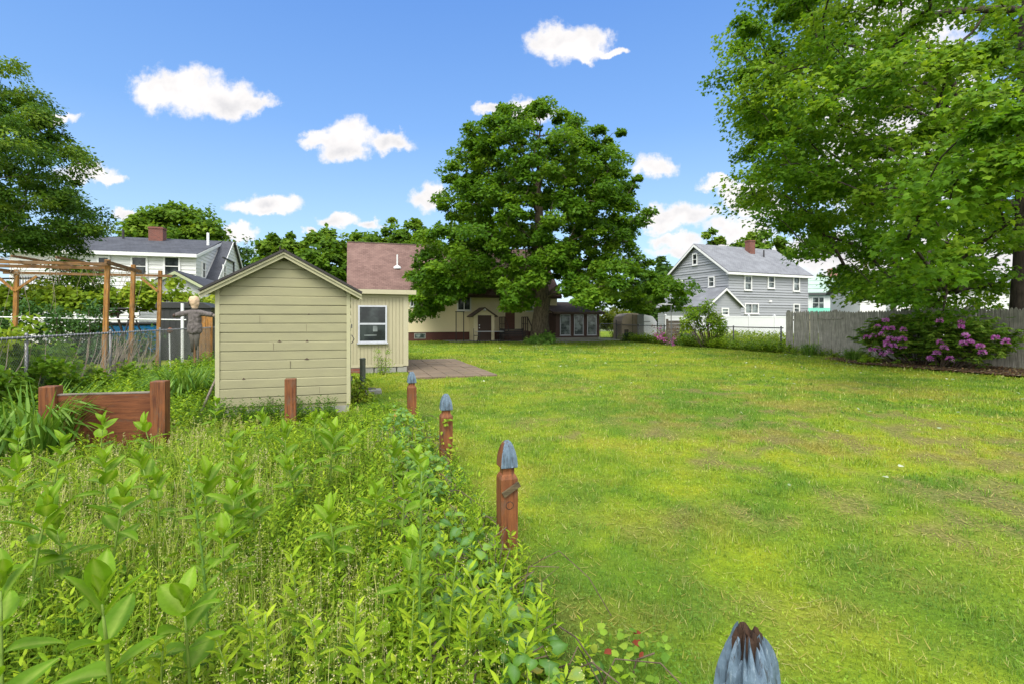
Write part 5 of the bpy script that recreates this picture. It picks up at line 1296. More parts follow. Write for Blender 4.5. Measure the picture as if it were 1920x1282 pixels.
MB().tube([(0,0,-.1),(0,0,2.40)], .022, 10).build('post', M['galv'], tp); MB().tube([(.07,0,2.38),(-.70,0,2.40)], .022, 8).build('arm', M['white_metal'], tp)
cb = thing('plank_bin', 'grey stepped bin of weathered planks behind the pink azalea', 'bin', (kx(1278)*31.5, 31.5, 0), PHI)
for q in range(7):
    r = .92 if q < 4 else .15
    MB().box(-.95,-.02,.03+q*.205,r,.03,.22+q*.205).build('plank', M['old_wood'], cb)
for x, h in ((-.97,1.55),(.16,1.5),(.93,.95)): MB().box(x-.05,.031,-.1,x+.05,.13,h).build('corner_post', M['old_wood'], cb)
MB().box(.90,.131,.03,.94,1.2,.85).build('side_board', M['old_wood'], cb)

# ------------------------------------------------------------------ shrubs and flowers
def shrub(name, label, cat, loc, C, sizes, per, ls, tmpl, mat, seed, stems=True, yaw=0, flat=.7, up=.9, group=None, droop=.3, sw=.014, stem_mat=None):
    t = thing(name, label, cat, loc, yaw, group); rg = np.random.default_rng(seed); C = np.array(C, float)
    if stems:
        mb = MB()
        for c in C:
            o = (c[0]*.25+rg.uniform(-.05,.05), c[1]*.25+rg.uniform(-.05,.05), -.05); m = (c[0]*.6+rg.uniform(-.1,.1), c[1]*.6, c[2]*.55)
            mb.tube([o, m, tuple(c)], [sw, sw*.7, sw*.35], 5, cap=False)
        mb.build('stem', stem_mat or M['twig'], t)
    cl = Cloud(); leaf_clumps(cl, C, np.asarray(sizes)*np.ones(len(C)), per, ls, tmpl, rg, (0,0), flat, droop, up); cl.build('crown', mat, t); return t
def dome(n, rx, ry, rz_, seed, lo=.15):
    rg = np.random.default_rng(seed); u = norm(rg.normal(0,1,(n,3))); u[:,2] = np.abs(u[:,2]); r = rg.uniform(.55,1,(n,1)); p = u*r*np.array((rx,ry,rz_)); p[:,2] = np.maximum(p[:,2], lo*rz_); return p
# rhododendron in front of the picket fence
RC = yw(18.0, 11.9, .95); RX, RY, RZ = .95, 2.35, .80
rh = thing('rhododendron', 'wide rhododendron with magenta flower heads against the picket fence', 'shrub', yw(18.0, 11.9, 0), PHI)
rgr = np.random.default_rng(21); C = []
while len(C) < 230:
    u = norm(rgr.normal(0,1,3)); p = u*np.array((RX,RY,RZ))*rgr.uniform(.55,1.02) + np.array((0,0,.95))
    if p[2] > .12 and not (p[2] < .5 and abs(u[0]) > .0 and rgr.random() < .6): C.append(p)
C = np.array(C)
st_ = MB()
for c in C[::5]: st_.tube([(c[0]*.3+rgr.uniform(-.1,.1), c[1]*.55, -.05),(c[0]*.7,c[1]*.8,c[2]*.5),tuple(c)], [.028,.018,.009], 5, cap=False)
st_.build('stem', M['twig'], rh)
cl = Cloud()
for c in C:                                           # whorls of long leaves
    for q in range(11):
        cc = c + rgr.normal(0,.13,3)*np.array((1,1,.8)); m = 8; a = rgr.uniform(0,6.28) + np.arange(m)*6.283/m; tip = np.stack([np.cos(a), np.sin(a), np.full(m, rgr.uniform(-.9,.25))], -1)
        cl.put(OVAL, np.repeat(cc[None],m,0), frames(tip, np.array((0,0,1.))+tip*.4+rgr.normal(0,.4,(m,3))), np.stack([rgr.uniform(.075,.11,m), rgr.uniform(.12,.17,m), rgr.uniform(.12,.17,m)], -1), var=np.clip(rgr.random()*.55+rgr.random(m)*.45,0,1))
cl.build('crown', M['leaf_rhodo'], rh)
fl = [(1660,602),(1645,614),(1661,618),(1671,617),(1694,619),(1625,633),(1637,631),(1653,628),(1669,636),(1681,638),(1693,636),(1662,643),(1664,648),(1676,649),(1693,651),(1635,656),(1645,653),(1655,664),(1668,660),
      (1803,606),(1800,614),(1810,631),(1806,645),(1819,643),(1838,650),(1842,661),(1770,652),(1763,643),(1756,662),(1744,673),(1781,673),(1867,635),(1886,641),(1762,603)]
cph = Vector((0,0,CAMZ))
def ray_ell(px, py):
    dv = Vector((kx(px), 1, -(py-H)/F)); o = cph - RC
    def tl(v): return Vector(((v.x*UX+v.y*UY)/RX, (v.x*VX+v.y*VY)/RY, v.z/RZ))
    a, b = tl(dv), tl(o); A = a.dot(a); B = 2*a.dot(b); Cc = b.dot(b)-1.22; disc = B*B-4*A*Cc
    k = (-B - math.sqrt(disc))/(2*A) if disc > 0 else -B/(2*A)
    w_ = cph + dv*k; r_ = w_ - Vector(yw(18.0, 11.9, 0)); return np.array((r_.x*UX+r_.y*UY, r_.x*VX+r_.y*VY, r_.z))
for px, py in fl:
    c = ray_ell(px, py); n = 50; u = norm(rgr.normal(0,1,(n,3))); u[:,2] = np.where(u[:,2] < -.35, -u[:,2], u[:,2]); f = Cloud()
    f.put(OVAL, c + u*.05, frames(u + rgr.normal(0,.25,(n,3)), rgr.normal(0,1,(n,3))), rgr.uniform(.062,.09,n), var=rgr.random(n)); f.build('flower_head', M['petal'], rh)
    m = 7; a = np.arange(m)*.9; tip = np.stack([np.cos(a), np.sin(a), np.full(m,-.25)], -1)
mb_ = MB(); n = 26
for k in range(n): pass
ang = np.linspace(0, 2*math.pi, 28, endpoint=False)
mulch = paint('leaf mould', (.085,.05,.03), .95, (.04,.028,.018), .7, 5, bumpy=.6)
pts = [(yw(17.9+1.5*math.cos(a)*(1+.15*math.sin(3*a+1)), 11.4+3.6*math.sin(a)*(1+.1*math.sin(5*a)))) for a in ang]
mu = MB(); mu.add([(p.x,p.y,.045) for p in pts], [tuple(range(len(pts)))]); tag(mu.build('soil_bed', mulch), 'bare brown leaf mould under the rhododendron', 'soil', kind='structure')
n = 2600; a = rng.uniform(0,6.28,n); r = np.sqrt(rng.random(n))*1.12; s_ = 17.9+1.5*r*np.cos(a); t_ = 11.4+3.6*r*np.sin(a)
lc = Cloud(); lc.put(OVAL, np.stack([s_*UX+t_*VX, s_*UY+t_*VY, rng.uniform(.05,.08,n)],-1), yaw_tilt(rng.uniform(0,6.28,n), rng.normal(0,.3,n)), rng.uniform(.05,.10,n), var=rng.random(n))
tag(lc.build('leaf_litter', M['litter']), 'dry brown leaves under the rhododendron', 'leaf litter', kind='stuff')
# others
shrub('hosta', 'clump of broad pale edged hosta leaves at the foot of the round maple', 'plant', (kx(1016)*32.4, 32.4, 0), dome(34,1.0,.7,.75,31), .26, 34, .22, OVAL, M['leaf_hosta'], 31, flat=.6)
shrub('dark_bush', 'small dark rounded bush in front of the beige shed', 'bush', (kx(1182)*36.3, 36.3, 0), dome(26,.62,.5,.72,32), .22, 40, .10, OVAL, M['leaf_dark'], 32)
shrub('golden_shrub', 'yellow weeping shrub over the garden gate', 'shrub', (kx(1156)*43, 43, 0), [(x, y, z) for x, y, z in dome(46,1.75,1.4,2.0,33)+np.array((0,0,.85))], .42, 80, .22, OVAL, M['leaf_yellow'], 33, droop=.9)
k = 28.2/F
C = [((px-1330)*k, rng.uniform(-.6,.6), zat(py,28.2)) for px, py in ((1282,596),(1290,606),(1293,590),(1305,583),(1318,578),(1330,585),(1345,590),(1352,600),(1340,604),(1325,598),(1310,600),(1300,612),(1318,612),(1335,616),(1349,612),(1286,616),(1356,618),(1352,632),(1322,570),(1297,578),(1308,592),(1338,595))]
shrub('flowering_shrub', 'open airy shrub with several bare stems before the white vinyl fence', 'shrub', (kx(1330)*28.2, 28.2, 0), C, .36, 120, .15, OVAL, M['leaf_shrub'], 34, sw=.03, stem_mat=M['bark'])
k = 30.0/F
az_ = shrub('azalea', 'sparse azalea with pink blossom in front of the plank bin', 'shrub', (kx(1246)*30, 30, 0), [((px-1246)*k, rng.uniform(-.3,.3), zat(py,30)) for px, py in ((1228,612),(1240,612),(1236,620),(1247,622),(1258,618),(1270,616),(1272,626),(1262,630),(1250,634),(1232,632))], .16, 26, .07, OVAL, M['litter'], 35, sw=.012)
for px, py, q in ((1233,632,40),(1240,634,40),(1226,628,26),(1244,637,30),(1257,640,34),(1262,635,26),(1259,645,26),(1233,617,16),(1238,626,20)):
    c = np.array(((px-1246)*k, -.30, zat(py,30))); u = norm(rng.normal(0,1,(q,3)))*rng.random((q,1)); f = Cloud(); f.put(OVAL, c+u*.13, frames(u+rng.normal(0,.3,(q,3)), rng.normal(0,1,(q,3))), rng.uniform(.07,.12,q), var=rng.random(q)); f.build('blossom', M['petal_pink'], az_)
k = 14.25/F
shrub('young_shrub', 'leafy sapling growing under the workshop window', 'shrub', yw(s_at(718,14.6),14.6,0), [((px-718)*k, rng.uniform(-.1,.1), zat(py,14.25)) for px, py in ((708,655),(727,657),(707,668),(716,672),(726,672),(733,680),(708,682),(718,686),(714,692),(728,690),(712,676),(722,679))], .11, 42, .065, LANCE, M['leaf_shrub'], 36, sw=.008)
def low_weeds(label, px, d, w_, h, seed, mat='leaf_shrub', tmpl=OVAL, ls=.09, n=22, name='weed_clump', group='weed clumps along the fences'):
    return shrub(name, label, 'weeds', (kx(px)*d, d, 0), dome(n,w_/2,w_*.3,h,seed,.1), h*.28, 42, ls, tmpl, M[mat], seed, group=group)
def strap_clump(name, label, loc, n, h, wd, spread, seed, mat='leaf_lily', cat='plant', group=None):
    t = thing(name, label, cat, loc, 0, group); rg = np.random.default_rng(seed); cl = Cloud()
    a = rg.uniform(0,6.28,n); r = spread*np.sqrt(rg.random(n))*.5; hh = h*rg.uniform(.6,1.1,n)
    cl.put(BLADE_L, np.stack([r*np.cos(a), r*np.sin(a), np.full(n,-.03)],-1), rz(a-1.5708+rg.normal(0,.5,n)), np.stack([wd*rg.uniform(.7,1.3,n), hh*rg.uniform(.5,1.3,n), hh], -1), var=rg.random(n))
    # arching tips
    m = n//2; a2 = rg.uniform(0,6.28,m); r2 = spread*.5*rg.uniform(.6,1.2,m)
    tip = np.stack([np.cos(a2), np.sin(a2), rg.uniform(-.8,-.1,m)], -1)
    cl.put(LANCE, np.stack([r2*np.cos(a2), r2*np.sin(a2), h*rg.uniform(.45,.85,m)],-1), frames(tip, np.array((0,0,1.))+0*tip), np.stack([wd*5*rg.uniform(.7,1.2,m), h*.5*rg.uniform(.7,1.2,m), h*.3*np.ones(m)], -1), var=rg.random(m))
    cl.build('foliage', M[mat], t); return t
low_weeds('low dark weeds at the corner where picket fence and chain link meet', 1455, 25.0, 1.5, .55, 41, 'leaf_dark')
low_weeds('bright weeds under the open airy shrub', 1372, 27.4, 1.7, .6, 42)
low_weeds('green weeds at the base of the plank bin', 1287, 30.2, 1.7, .65, 43, 'leaf_lily', LANCE, .22)
low_weeds('short weeds between the airy shrub and the corner weeds', 1415, 26.2, 1.4, .5, 44, 'leaf_dark')
low_weeds('leafy weeds directly below the stems of the airy shrub', 1330, 28.6, 1.4, .55, 45)
strap_clump('grass_clump', 'dark arching grass clump at the first bay of the picket fence', gnd(1518, 666), 120, .62, .022, .55, 46, 'leaf_lily', group='grass clumps at the picket fence')
strap_clump('grass_clump', 'arching grass clump halfway between the fence corner and the rhododendron', gnd(1600, 676), 120, .55, .022, .5, 47, 'leaf_lily', group='grass clumps at the picket fence')
low_weeds('small weeds at the foot of the picket fence just before the rhododendron', 1626, 17.8, 1.0, .28, 48)
low_weeds('yellow green weeds climbing the right side of the khaki shed', 671, 9.3, .42, .55, 49, 'leaf_vine', OVAL, .07, 16)

# ------------------------------------------------------------------ the overgrown meadow
def in_meadow(s, t):
    edge = .80 + .12*np.sin(t*2.3) + .10*np.sin(t*5.1+1)
    return (s > -4.75) & (s < edge) & (t > .2) & (t < 8.65 + .25*np.sin(s*3))
def sample_meadow(n, d0, d1, p=1.0):
    a = rng.uniform(-.92, .80, n); d = d0 + (d1-d0)*rng.random(n)**p
    x = np.sin(a)*d; y = np.cos(a)*d; s, t = ts(x, y); k = in_meadow(s, t); return x[k], y[k], s[k], t[k], d[k]
mmg, nt, bs = newmat('meadow grass')
c = ramp(nt, attr(nt, 'var'), [(0,(.075,.165,.014)),(.42,(.20,.32,.020)),(.68,(.36,.43,.06)),(.84,(.47,.46,.17)),(1,(.58,.50,.30))])
nt.links.new(c, bs.inputs['Base Color']); bs.inputs['Roughness'].default_value = .65; bs.inputs['Specular IOR Level'].default_value = .2
tr = nd(nt, 'ShaderNodeBsdfTranslucent', None, Color=c); mx = nd(nt, 'ShaderNodeMixShader', None, _0=.4, _1=bs.outputs[0], _2=tr.outputs[0])
nt.links.new(mx.outputs[0], nt.nodes['Material Output'].inputs[0])
def leafy_patch(x, y): return sstep(.42, .56, fbm(x*.85+1, y*.85, 81, 3)*.8 + .2*fbm(x*2.6, y*2.6, 85, 2) + .05*(ts(x,y)[0]+2.2)*.6)
mg_ = Cloud()
x, y, s, t, d = sample_meadow(56000, 1.5, 10.2, 1.35); n = len(x)
dryp = np.clip(.55*sstep(.50, .68, fbm(x*1.2+2, y*1.2, 71, 4)) + .75*(1-leafy_patch(x,y)), 0, 1); h = (.12 + .20*fbm(x*1.1, y*1.1+3, 73, 3))*rng.uniform(.6,1.3,n)*(1-.6*sstep(5.5,8.2,t)); wd = (.0026+.0007*d)*rng.uniform(.7,1.4,n)
mg_.put(BLADE_L, np.stack([x,y,gz(x,y)-.01],-1), yaw_tilt(rng.uniform(0,6.28,n), rng.normal(0,.38,n)), np.stack([wd, h*rng.uniform(.3,1.5,n), h],-1), var=np.clip(rng.beta(2.0,2.6,n)*.72 + dryp*rng.random(n)*.5, 0, 1))
# seed heads: thin stems each with a loose spray of tiny grains
x, y, s, t, d = sample_meadow(6000, 1.6, 8.4, 1.25); k = rng.random(len(x)) < .12+1.0*(1-leafy_patch(x,y)); x, y, d = x[k], y[k], d[k]; n = len(x)
h = rng.uniform(.18,.38,n)*(1-.45*sstep(5,8,d)); wd = .0016+.0003*d
mg_.put(BLADE_L, np.stack([x,y,gz(x,y)],-1), yaw_tilt(rng.uniform(0,6.28,n), rng.normal(0,.12,n)), np.stack([wd, h*.05, h],-1), var=rng.uniform(.6,.95,n))
G = 22; u = rng.random((n,G)); a = rng.uniform(0,6.28,(n,G)); rad = (.006+.030*(1-u))*rng.random((n,G)); tone_ = rng.uniform(.62,1.0,n)
px_ = x[:,None]+rad*np.cos(a); py_ = y[:,None]+rad*np.sin(a); pz_ = (gz(x,y)+h*.62)[:,None] + u*(h*.40)[:,None]
pos = np.stack([px_,py_,pz_],-1).reshape(-1,3); m = len(pos)
mg_.put(DIAM, pos, frames(rng.normal(0,1,(m,3))+np.array((0,0,.6)), rng.normal(0,1,(m,3))), np.repeat((.005+.0012*d),G)*rng.uniform(.6,1.3,m), var=np.clip(np.repeat(tone_,G)+rng.normal(0,.08,m),0,1))
tag(mg_.build('meadow_grass', mmg), 'knee high meadow grass with beige seed heads', 'grass', kind='stuff')

# leafy stems crowding the meadow
def leafy_stems(cloud, x, y, h, m, ls, tmpl, rg, up=(.25,.9), wid=1.0, base=.15, spread=.0, vb=0.0, vr=1.0, stem=True):
    n = len(x); a0_ = rg.uniform(0,6.28,n); lx, ly = rg.normal(0,.10,n), rg.normal(0,.10,n); z0 = gz(x,y); vv = vb + vr*rg.random(n)*.6
    if stem: cloud.put(BLADE_L, np.stack([x,y,z0-.01],-1), rz(rg.uniform(0,6.28,n)), np.stack([np.full(n,.006), h*.12, h*.98],-1), var=np.clip(vv-.1,0,1))
    for j in range(m):
        u = base + (1-base)*(j+.5)/m; a = a0_ + j*2.4; tz = up[0] + (up[1]-up[0])*u + rg.normal(0,.12,n)
        tip = np.stack([np.cos(a), np.sin(a), tz],-1); pos = np.stack([x+lx*h*u, y+ly*h*u, z0+h*u],-1)
        sz = ls*(1.05-.55*u)*rg.uniform(.7,1.25,n)*(.6+1.2*h)
        cloud.put(tmpl, pos, frames(tip, np.array((0,0,1.))-.5*tip), np.stack([sz*wid, sz, sz],-1), var=np.clip(vv + vr*.4*rg.random(n), 0, 1))
wc = Cloud()
x, y, s, t, d = sample_meadow(3300, 1.7, 10.2, 1.3); k = rng.random(len(x)) < .24+leafy_patch(x,y); x, y, d, t = x[k], y[k], d[k], t[k]
leafy_stems(wc, x, y, rng.uniform(.12,.33,len(x))*(1-.5*sstep(6,8.4,t)), 17, .088, LANCE, rng, wid=1.3)
x, y, s, t, d = sample_meadow(4600, 1.7, 10.2, 1.3); k = rng.random(len(x)) < .34+.8*leafy_patch(x,y); x, y, d = x[k], y[k], d[k]
leafy_stems(wc, x, y, rng.uniform(.07,.22,len(x))*(1-.4*sstep(6,8.4,d)), 12, .074, OVAL, rng, up=(.1,.6), vb=.05)
x, y, s, t, d = sample_meadow(420, 1.9, 9.0, 1.1); leafy_stems(wc, x, y, rng.uniform(.10,.24,len(x)), 7, .15, OVAL, rng, up=(.0,.7), wid=1.2, vb=-.1, vr=.8)
x, y, s, t, d = sample_meadow(900, 1.7, 8.5, 1.2); leafy_stems(wc, x, y, rng.uniform(.16,.36,len(x)), 30, .036, LANCE, rng, up=(.3,1.0), wid=1.3, vb=.2, vr=.8)
# small low leaves covering the soil
x, y, s, t, d = sample_meadow(66000, 1.5, 10.2, 1.35); k = rng.random(len(x)) < .30+.8*leafy_patch(x,y); x, y, d = x[k], y[k], d[k]; n = len(x)
wc.put(OVAL, np.stack([x,y,gz(x,y)+.20*rng.random(n)**1.3],-1), yaw_tilt(rng.uniform(0,6.28,n), rng.normal(.25,.45,n)), (.018+.003*d)*rng.uniform(.6,1.6,n), var=np.clip(rng.normal(.38,.22,n),0,1))
# the strip between the meadow and the left fence, and the verge before the shed
def region(n, s0, s1, t0, t1):
    s = rng.uniform(s0,s1,n); t = rng.uniform(t0,t1,n); return s*UX+t*VX, s*UY+t*VY, s, t
x, y, s, t = region(900, -4.9, -2.15, 8.2, 14.5); leafy_stems(wc, x, y, rng.uniform(.16,.46,len(x))*(1-.35*sstep(-3.2,-2.2,s)), 14, .10, OVAL, rng, up=(.1,.7), vb=-.1, vr=.9)
x, y, s, t = region(260, -4.9, -3.0, 12, 20); leafy_stems(wc, x, y, rng.uniform(.2,.5,len(x)), 12, .13, OVAL, rng, vb=-.15, vr=.8)
x, y, s, t = region(16000, -4.9, -2.1, 8.2, 16); n = len(x)
wc.put(OVAL, np.stack([x,y,gz(x,y)+.25*rng.random(n)],-1), yaw_tilt(rng.uniform(0,6.28,n), rng.normal(.25,.45,n)), rng.uniform(.03,.07,n), var=np.clip(rng.normal(.3,.2,n),0,1))
x, y, s, t = region(230, -2.1, -.2, 8.0, 8.8); leafy_stems(wc, x, y, rng.uniform(.12,.34,len(x)), 13, .075, OVAL, rng, up=(.1,.7), vb=-.35, vr=.6)
# tall weeds and grass between chain link and vinyl fence
x, y, s, t = region(900, 19.6, 24.5, 19.4, 31); leafy_stems(wc, x, y, rng.uniform(.4,.85,len(x)), 9, .22, LANCE, rng, wid=1.6, vb=.25)
x, y, s, t = region(420, .05, .95, 1.0, 7.6); leafy_stems(wc, x, y, rng.uniform(.12,.34,len(x)), 15, .075, LANCE, rng, wid=1.35, vb=.0)
x, y, s, t = region(300, .1, .98, 1.0, 7.6); leafy_stems(wc, x, y, rng.uniform(.10,.28,len(x)), 9, .085, OVAL, rng, up=(.1,.6))
tag(wc.build('meadow_weeds', M['leaf_weed']), 'crowded yellow green leafy weeds of the meadow', 'weeds', kind='stuff')

# vines trailing along the row of carved posts
ic = Cloud()
t = rng.uniform(1.2, 7.2, 2300); s = .55 + .26*rng.normal(0,1,2300)*.8 + .06*np.sin(t*3); keep = (s < 1.02) & (s > -.2) & (rng.random(2300) < .45+.25*(t<5.2)); s, t = s[keep], t[keep]
x = s*UX+t*VX; y = s*UY+t*VY; n = len(x); hump = .06 + .26*np.exp(-((s-.60)/.28)**2)*(.5+fbm(x*2,y*2,91,2))
dist = np.hypot(x,y); z = gz(x,y)+hump*rng.uniform(.25,1.1,n)
tip = np.stack([rng.normal(.3,.8,n), rng.normal(-.4,.8,n), rng.normal(-.35,.3,n)],-1)
ic.put(HEART, np.stack([x,y,z],-1), frames(tip, np.array((.1,-.25,1.))+rng.normal(0,.35,(n,3))), rng.uniform(.035,.082,n), var=rng.random(n)**.9)
m = 60; st_x = []
ivs = MB()
for q in range(90):
    tt = rng.uniform(1.4,6.8); ss = rng.uniform(.25,.9); p = []
    for k_ in range(5): p.append((ss*UX+tt*VX, ss*UY+tt*VY, .08+.16*math.sin(k_*.9)+.05*rng.random())); ss += rng.uniform(-.1,.14); tt += rng.uniform(-.18,.1)
    ivs.tube(p, .0028, 4, cap=False)
vo = ic.build('trailing_vine', M['leaf_ivy']); tag(vo, 'dark heart shaped vine leaves trailing along the carved posts', 'vines', kind='stuff')
so_ = ivs.build('vine_stem', M['twig']); so_.parent = vo
# vine leaves on the second post
pv_ = thing('climbing_vine', 'thin yellowing vine climbing the second carved post', 'vine', yw(.94, 5.27, 0), PHI); f = Cloud(); n = 34
a = rng.uniform(-2.6,.3,n); z = rng.uniform(.12,.50,n); f.put(OVAL, np.stack([.075*np.cos(a), .078*np.sin(a), z],-1), frames(np.stack([np.cos(a+.8),np.sin(a+.8),rng.normal(-.2,.4,n)],-1), np.stack([np.cos(a),np.sin(a),np.full(n,.4)],-1)), rng.uniform(.035,.06,n), var=rng.random(n)); f.build('foliage', M['leaf_vine'], pv_)
MB().tube([(.07*math.cos(-a_),.07*math.sin(-a_),.02+.075*a_) for a_ in np.linspace(0,6.6,40)], .004, 5).build('stem', M['twig'], pv_, smooth=True)
# reddish creeper at the lower lawn edge
rc_ = thing('creeper', 'small creeper with a few red young leaves at the lawn edge', 'creeper', gnd(1185, 1262)); f = Cloud(); n = 46
a = rng.uniform(0,6.28,n); r = .15*np.sqrt(rng.random(n)); f.put(MAPLE_S, np.stack([r*np.cos(a), r*np.sin(a), .05+.09*rng.random(n)],-1), frames(np.stack([np.cos(a),np.sin(a),rng.normal(0,.3,n)],-1), np.array((0,-.3,1.))+rng.normal(0,.3,(n,3))), rng.uniform(.022,.042,n), var=np.where(rng.random(n)<.07, 1.0, rng.random(n)*.9)); f.build('foliage', foliage('creeper leaves', [(0,(.09,.2,.02)),(.6,(.2,.33,.03)),(.92,(.30,.36,.05)),(.97,(.20,.045,.02)),(1,(.22,.05,.025))], .35), rc_)
MB().tube([(0,0,-.02),(.02,0,.06),(.09,-.02,.1)], .004, 5).build('stem', M['twig'], rc_)

# vines on the left chain link fence
fv = thing('fence_vine', 'dense tangle of vines smothering the chain link fence', 'vine', yw(-5.0, 4.0, 0), PHI + R_(90))
C = []
while len(C) < 260:
    x = rng.uniform(.2, 11.2); z = rng.uniform(.02, 1.12); 
    if x > 8.2 and z > .75 - .2*(x-8.2): continue
    C.append((x, rng.uniform(.14,.7) if z > (.90 if x < 7.2 else .5) else rng.uniform(-.30,.35), z*.93))
for q in range(30): C.append((rng.uniform(.5,7.0), rng.uniform(.25,.6), rng.uniform(1.12,1.5)))
for q in range(16): C.append((rng.uniform(1.5,4.2), rng.uniform(.25,.7), rng.uniform(1.2,1.7)))
C = np.array(C); cl = Cloud(); leaf_clumps(cl, C[:260], rng.uniform(.15,.26,260), 64, .085, HEART, rng, flat=.9); cl.build('crown', M['leaf_fence'], fv)
cl = Cloud(); leaf_clumps(cl, C[260:], rng.uniform(.14,.26,len(C)-260), 42, .11, HEART, rng, flat=.8); cl.build('young_shoots', M['leaf_vine'], fv)
vs_ = MB()
for q in range(36):
    x = rng.uniform(.3, 11.5); lean_ = rng.uniform(.2,1.1); yv = rng.uniform(-.1,.2)
    vs_.tube([(x,yv,-.05),(x+lean_*.35,yv+.03,.35),(x+lean_*.75,yv-.02,.8),(x+lean_,yv,1.15)], [.010,.008,.007,.004], 4, cap=False)
for q in range(44):
    x = rng.normal(9.6, .75); l1, l2 = rng.uniform(.1,.6), rng.uniform(.3,1.1); vs_.tube([(x,rng.uniform(-.1,.15),.0),(x+l1+rng.normal(0,.1),rng.uniform(-.1,.1),.6),(x+l2,rng.uniform(-.05,.1),rng.uniform(.9,1.2))], [.012,.009,.005], 4, cap=False)
vs_.build('dead_stem', M['dry_stem'], fv)

# strap leaved clumps on the left
strap_clump('daylily', 'big clump of arching strap leaves left of the red raised bed', gnd(52, 862), 190, .78, .030, .75, 61)
strap_clump('daylily', 'second clump of strap leaves between the raised bed and the khaki shed', gnd(345, 752), 200, .66, .034, .95, 62)
ls_ = thing('leaning_branch', 'grey leaning branch propped against the corner of the khaki shed', 'branch', gnd(372, 778)); MB().tube([(0,0,-.05),(.12,.1,.35),(.17,.22,.6),(.28,.35,1.05)], [.022,.02,.016,.01], 7).build('stick', M['old_wood'], ls_, smooth=True)

# milkweeds: pairs of broad leaves up a stout stem
ML = [leaf_sheet(7, .58, c, f, 1.0, w_) for c, f, w_ in ((.30,.14,.0),(.55,.10,.8),(.15,.18,.4))]
def milkweed_meshes(seed, pairs, lw=1.0):
    rg = np.random.default_rng(seed); cl = Cloud(); st = MB(); bx_, by_ = rg.normal(0,.05,2)
    axis = lambda u: np.array((bx_*u*u, by_*u*u, u*.52))
    st.tube([axis(u)-np.array((0,0,.04 if u == 0 else 0)) for u in (0,.25,.5,.75,.93)], [.0065,.0065,.006,.005,.003], 8)
    a = rg.uniform(0,3.14)
    for j in range(pairs):
        u = .30 + .69*(j/(pairs-1))**.75; top = j/(pairs-1)
        ln_ = (.17 if top < .7 else .16 if top < .95 else .125)*rg.uniform(.85,1.12)*(1 - .25*(1-top)*(j==0))
        for sd in (0, math.pi):
            aa = a + sd + rg.normal(0,.16); el_ = (.12 + 1.05*top**1.3) + rg.normal(0,.16)
            tip = np.array((math.cos(aa)*math.cos(el_), math.sin(aa)*math.cos(el_), math.sin(el_))); nr = np.array((0,0,1.)) - tip*math.sin(el_) + rg.normal(0,.12,3)
            cl.put(ML[rg.integers(3)], (axis(u)+tip*.008)[None], frames(tip[None], nr[None]), np.array([[ln_*lw*1.06*rg.uniform(.9,1.1), ln_, ln_]]), var=np.array([np.clip(.25+.4*top+rg.normal(0,.15),0,1)]))
        a += math.pi/2 + rg.normal(0,.12)
    for q in range(4):
        aa = a + q*1.57; el_ = 1.25 + rg.normal(0,.08); tip = np.array((math.cos(aa)*math.cos(el_), math.sin(aa)*math.cos(el_), math.sin(el_)))
        cl.put(ML[0], axis(.95)[None], frames(tip[None], np.array([[-math.cos(aa),-math.sin(aa),.3]])), np.array([[.07,.10,.10]]), var=np.array([.9]))
    return st, cl
protos = []
def milkweed(px, ytop, h, label=None, ps=None, yaw=None):
    h = max(h, .5)
    d = F*(CAMZ-h)/(ytop-H); loc = (kx(px)*d, d, float(gz(np.array(kx(px)*d), np.array(d))) - .01)
    GL = 'milkweeds standing in the meadow'
    k = ps if ps is not None else len(made) % 9
    if k not in P_:
        t = thing('milkweed', 'x', 'milkweed', loc, 0, GL); st, cl = milkweed_meshes(300+k, (5,6,6,5,5,7,6,5,6)[k], (1.0,.9,1.05,.85,1.15,.95,.8,1.0,.9)[k])
        st.build('stem', M['stalk'], t, smooth=True); cl.build('foliage', M['leaf_milk'], t); P_[k] = t
    else: t = copy_tree(P_[k])
    t.location = loc; t.scale = (.25+.75*h/.6,)*2 + (h/.56,)
    t.rotation_euler = (rng.normal(0,.04), rng.normal(0,.04), yaw if yaw is not None else rng.uniform(0,6.28))
    t['label'] = label or 'light green milkweed with paired broad leaves in the crowd of the meadow'
    made.append(t); return t
P_ = {}; made = []
M['stalk'] = paint('milkweed stem', (.14,.23,.03), .6, (.12,.11,.03), .4, 6)
LB = [(215,1052,.70,'largest milkweed, one broad pale veined leaf cupped over its top'),
 (55,925,.66,'milkweed with a big round leaf facing the viewer at the left edge'),
 (205,905,.62,'milkweed with a cupped top standing alone below the red raised bed'),
 (88,820,.66,'tall milkweed with stacked dark leaves in front of the daylily clump'),
 (185,783,.56,'small milkweed sprouting directly before the red raised bed board'),
 (620,792,.64,'slender milkweed on a bare thin stem, one heart shaped leaf below its top'),
 (537,796,.62,'milkweed with a dark drooping leaf in front of the plain red post'),
 (632,938,.52,'milkweed with a tight upright bud of leaves in the middle of the meadow'),
 (803,842,.56,'milkweed rising from the vines next to the second carved post'),
 (6,1065,.60,'milkweed cut by the lower left picture edge, leaves like a cup'),
 (22,1215,.58,'close milkweed in the bottom corner with folded pale leaves'),
 (360,1092,.56,'short milkweed with a closed tip right of the largest one'),
 (748,890,.58,'milkweed with long swept leaves left of the tall dark stalk')]
for q, (px, yt, h, lb) in enumerate(LB): milkweed(px, yt, h, lb, yaw=.5+q*1.1)
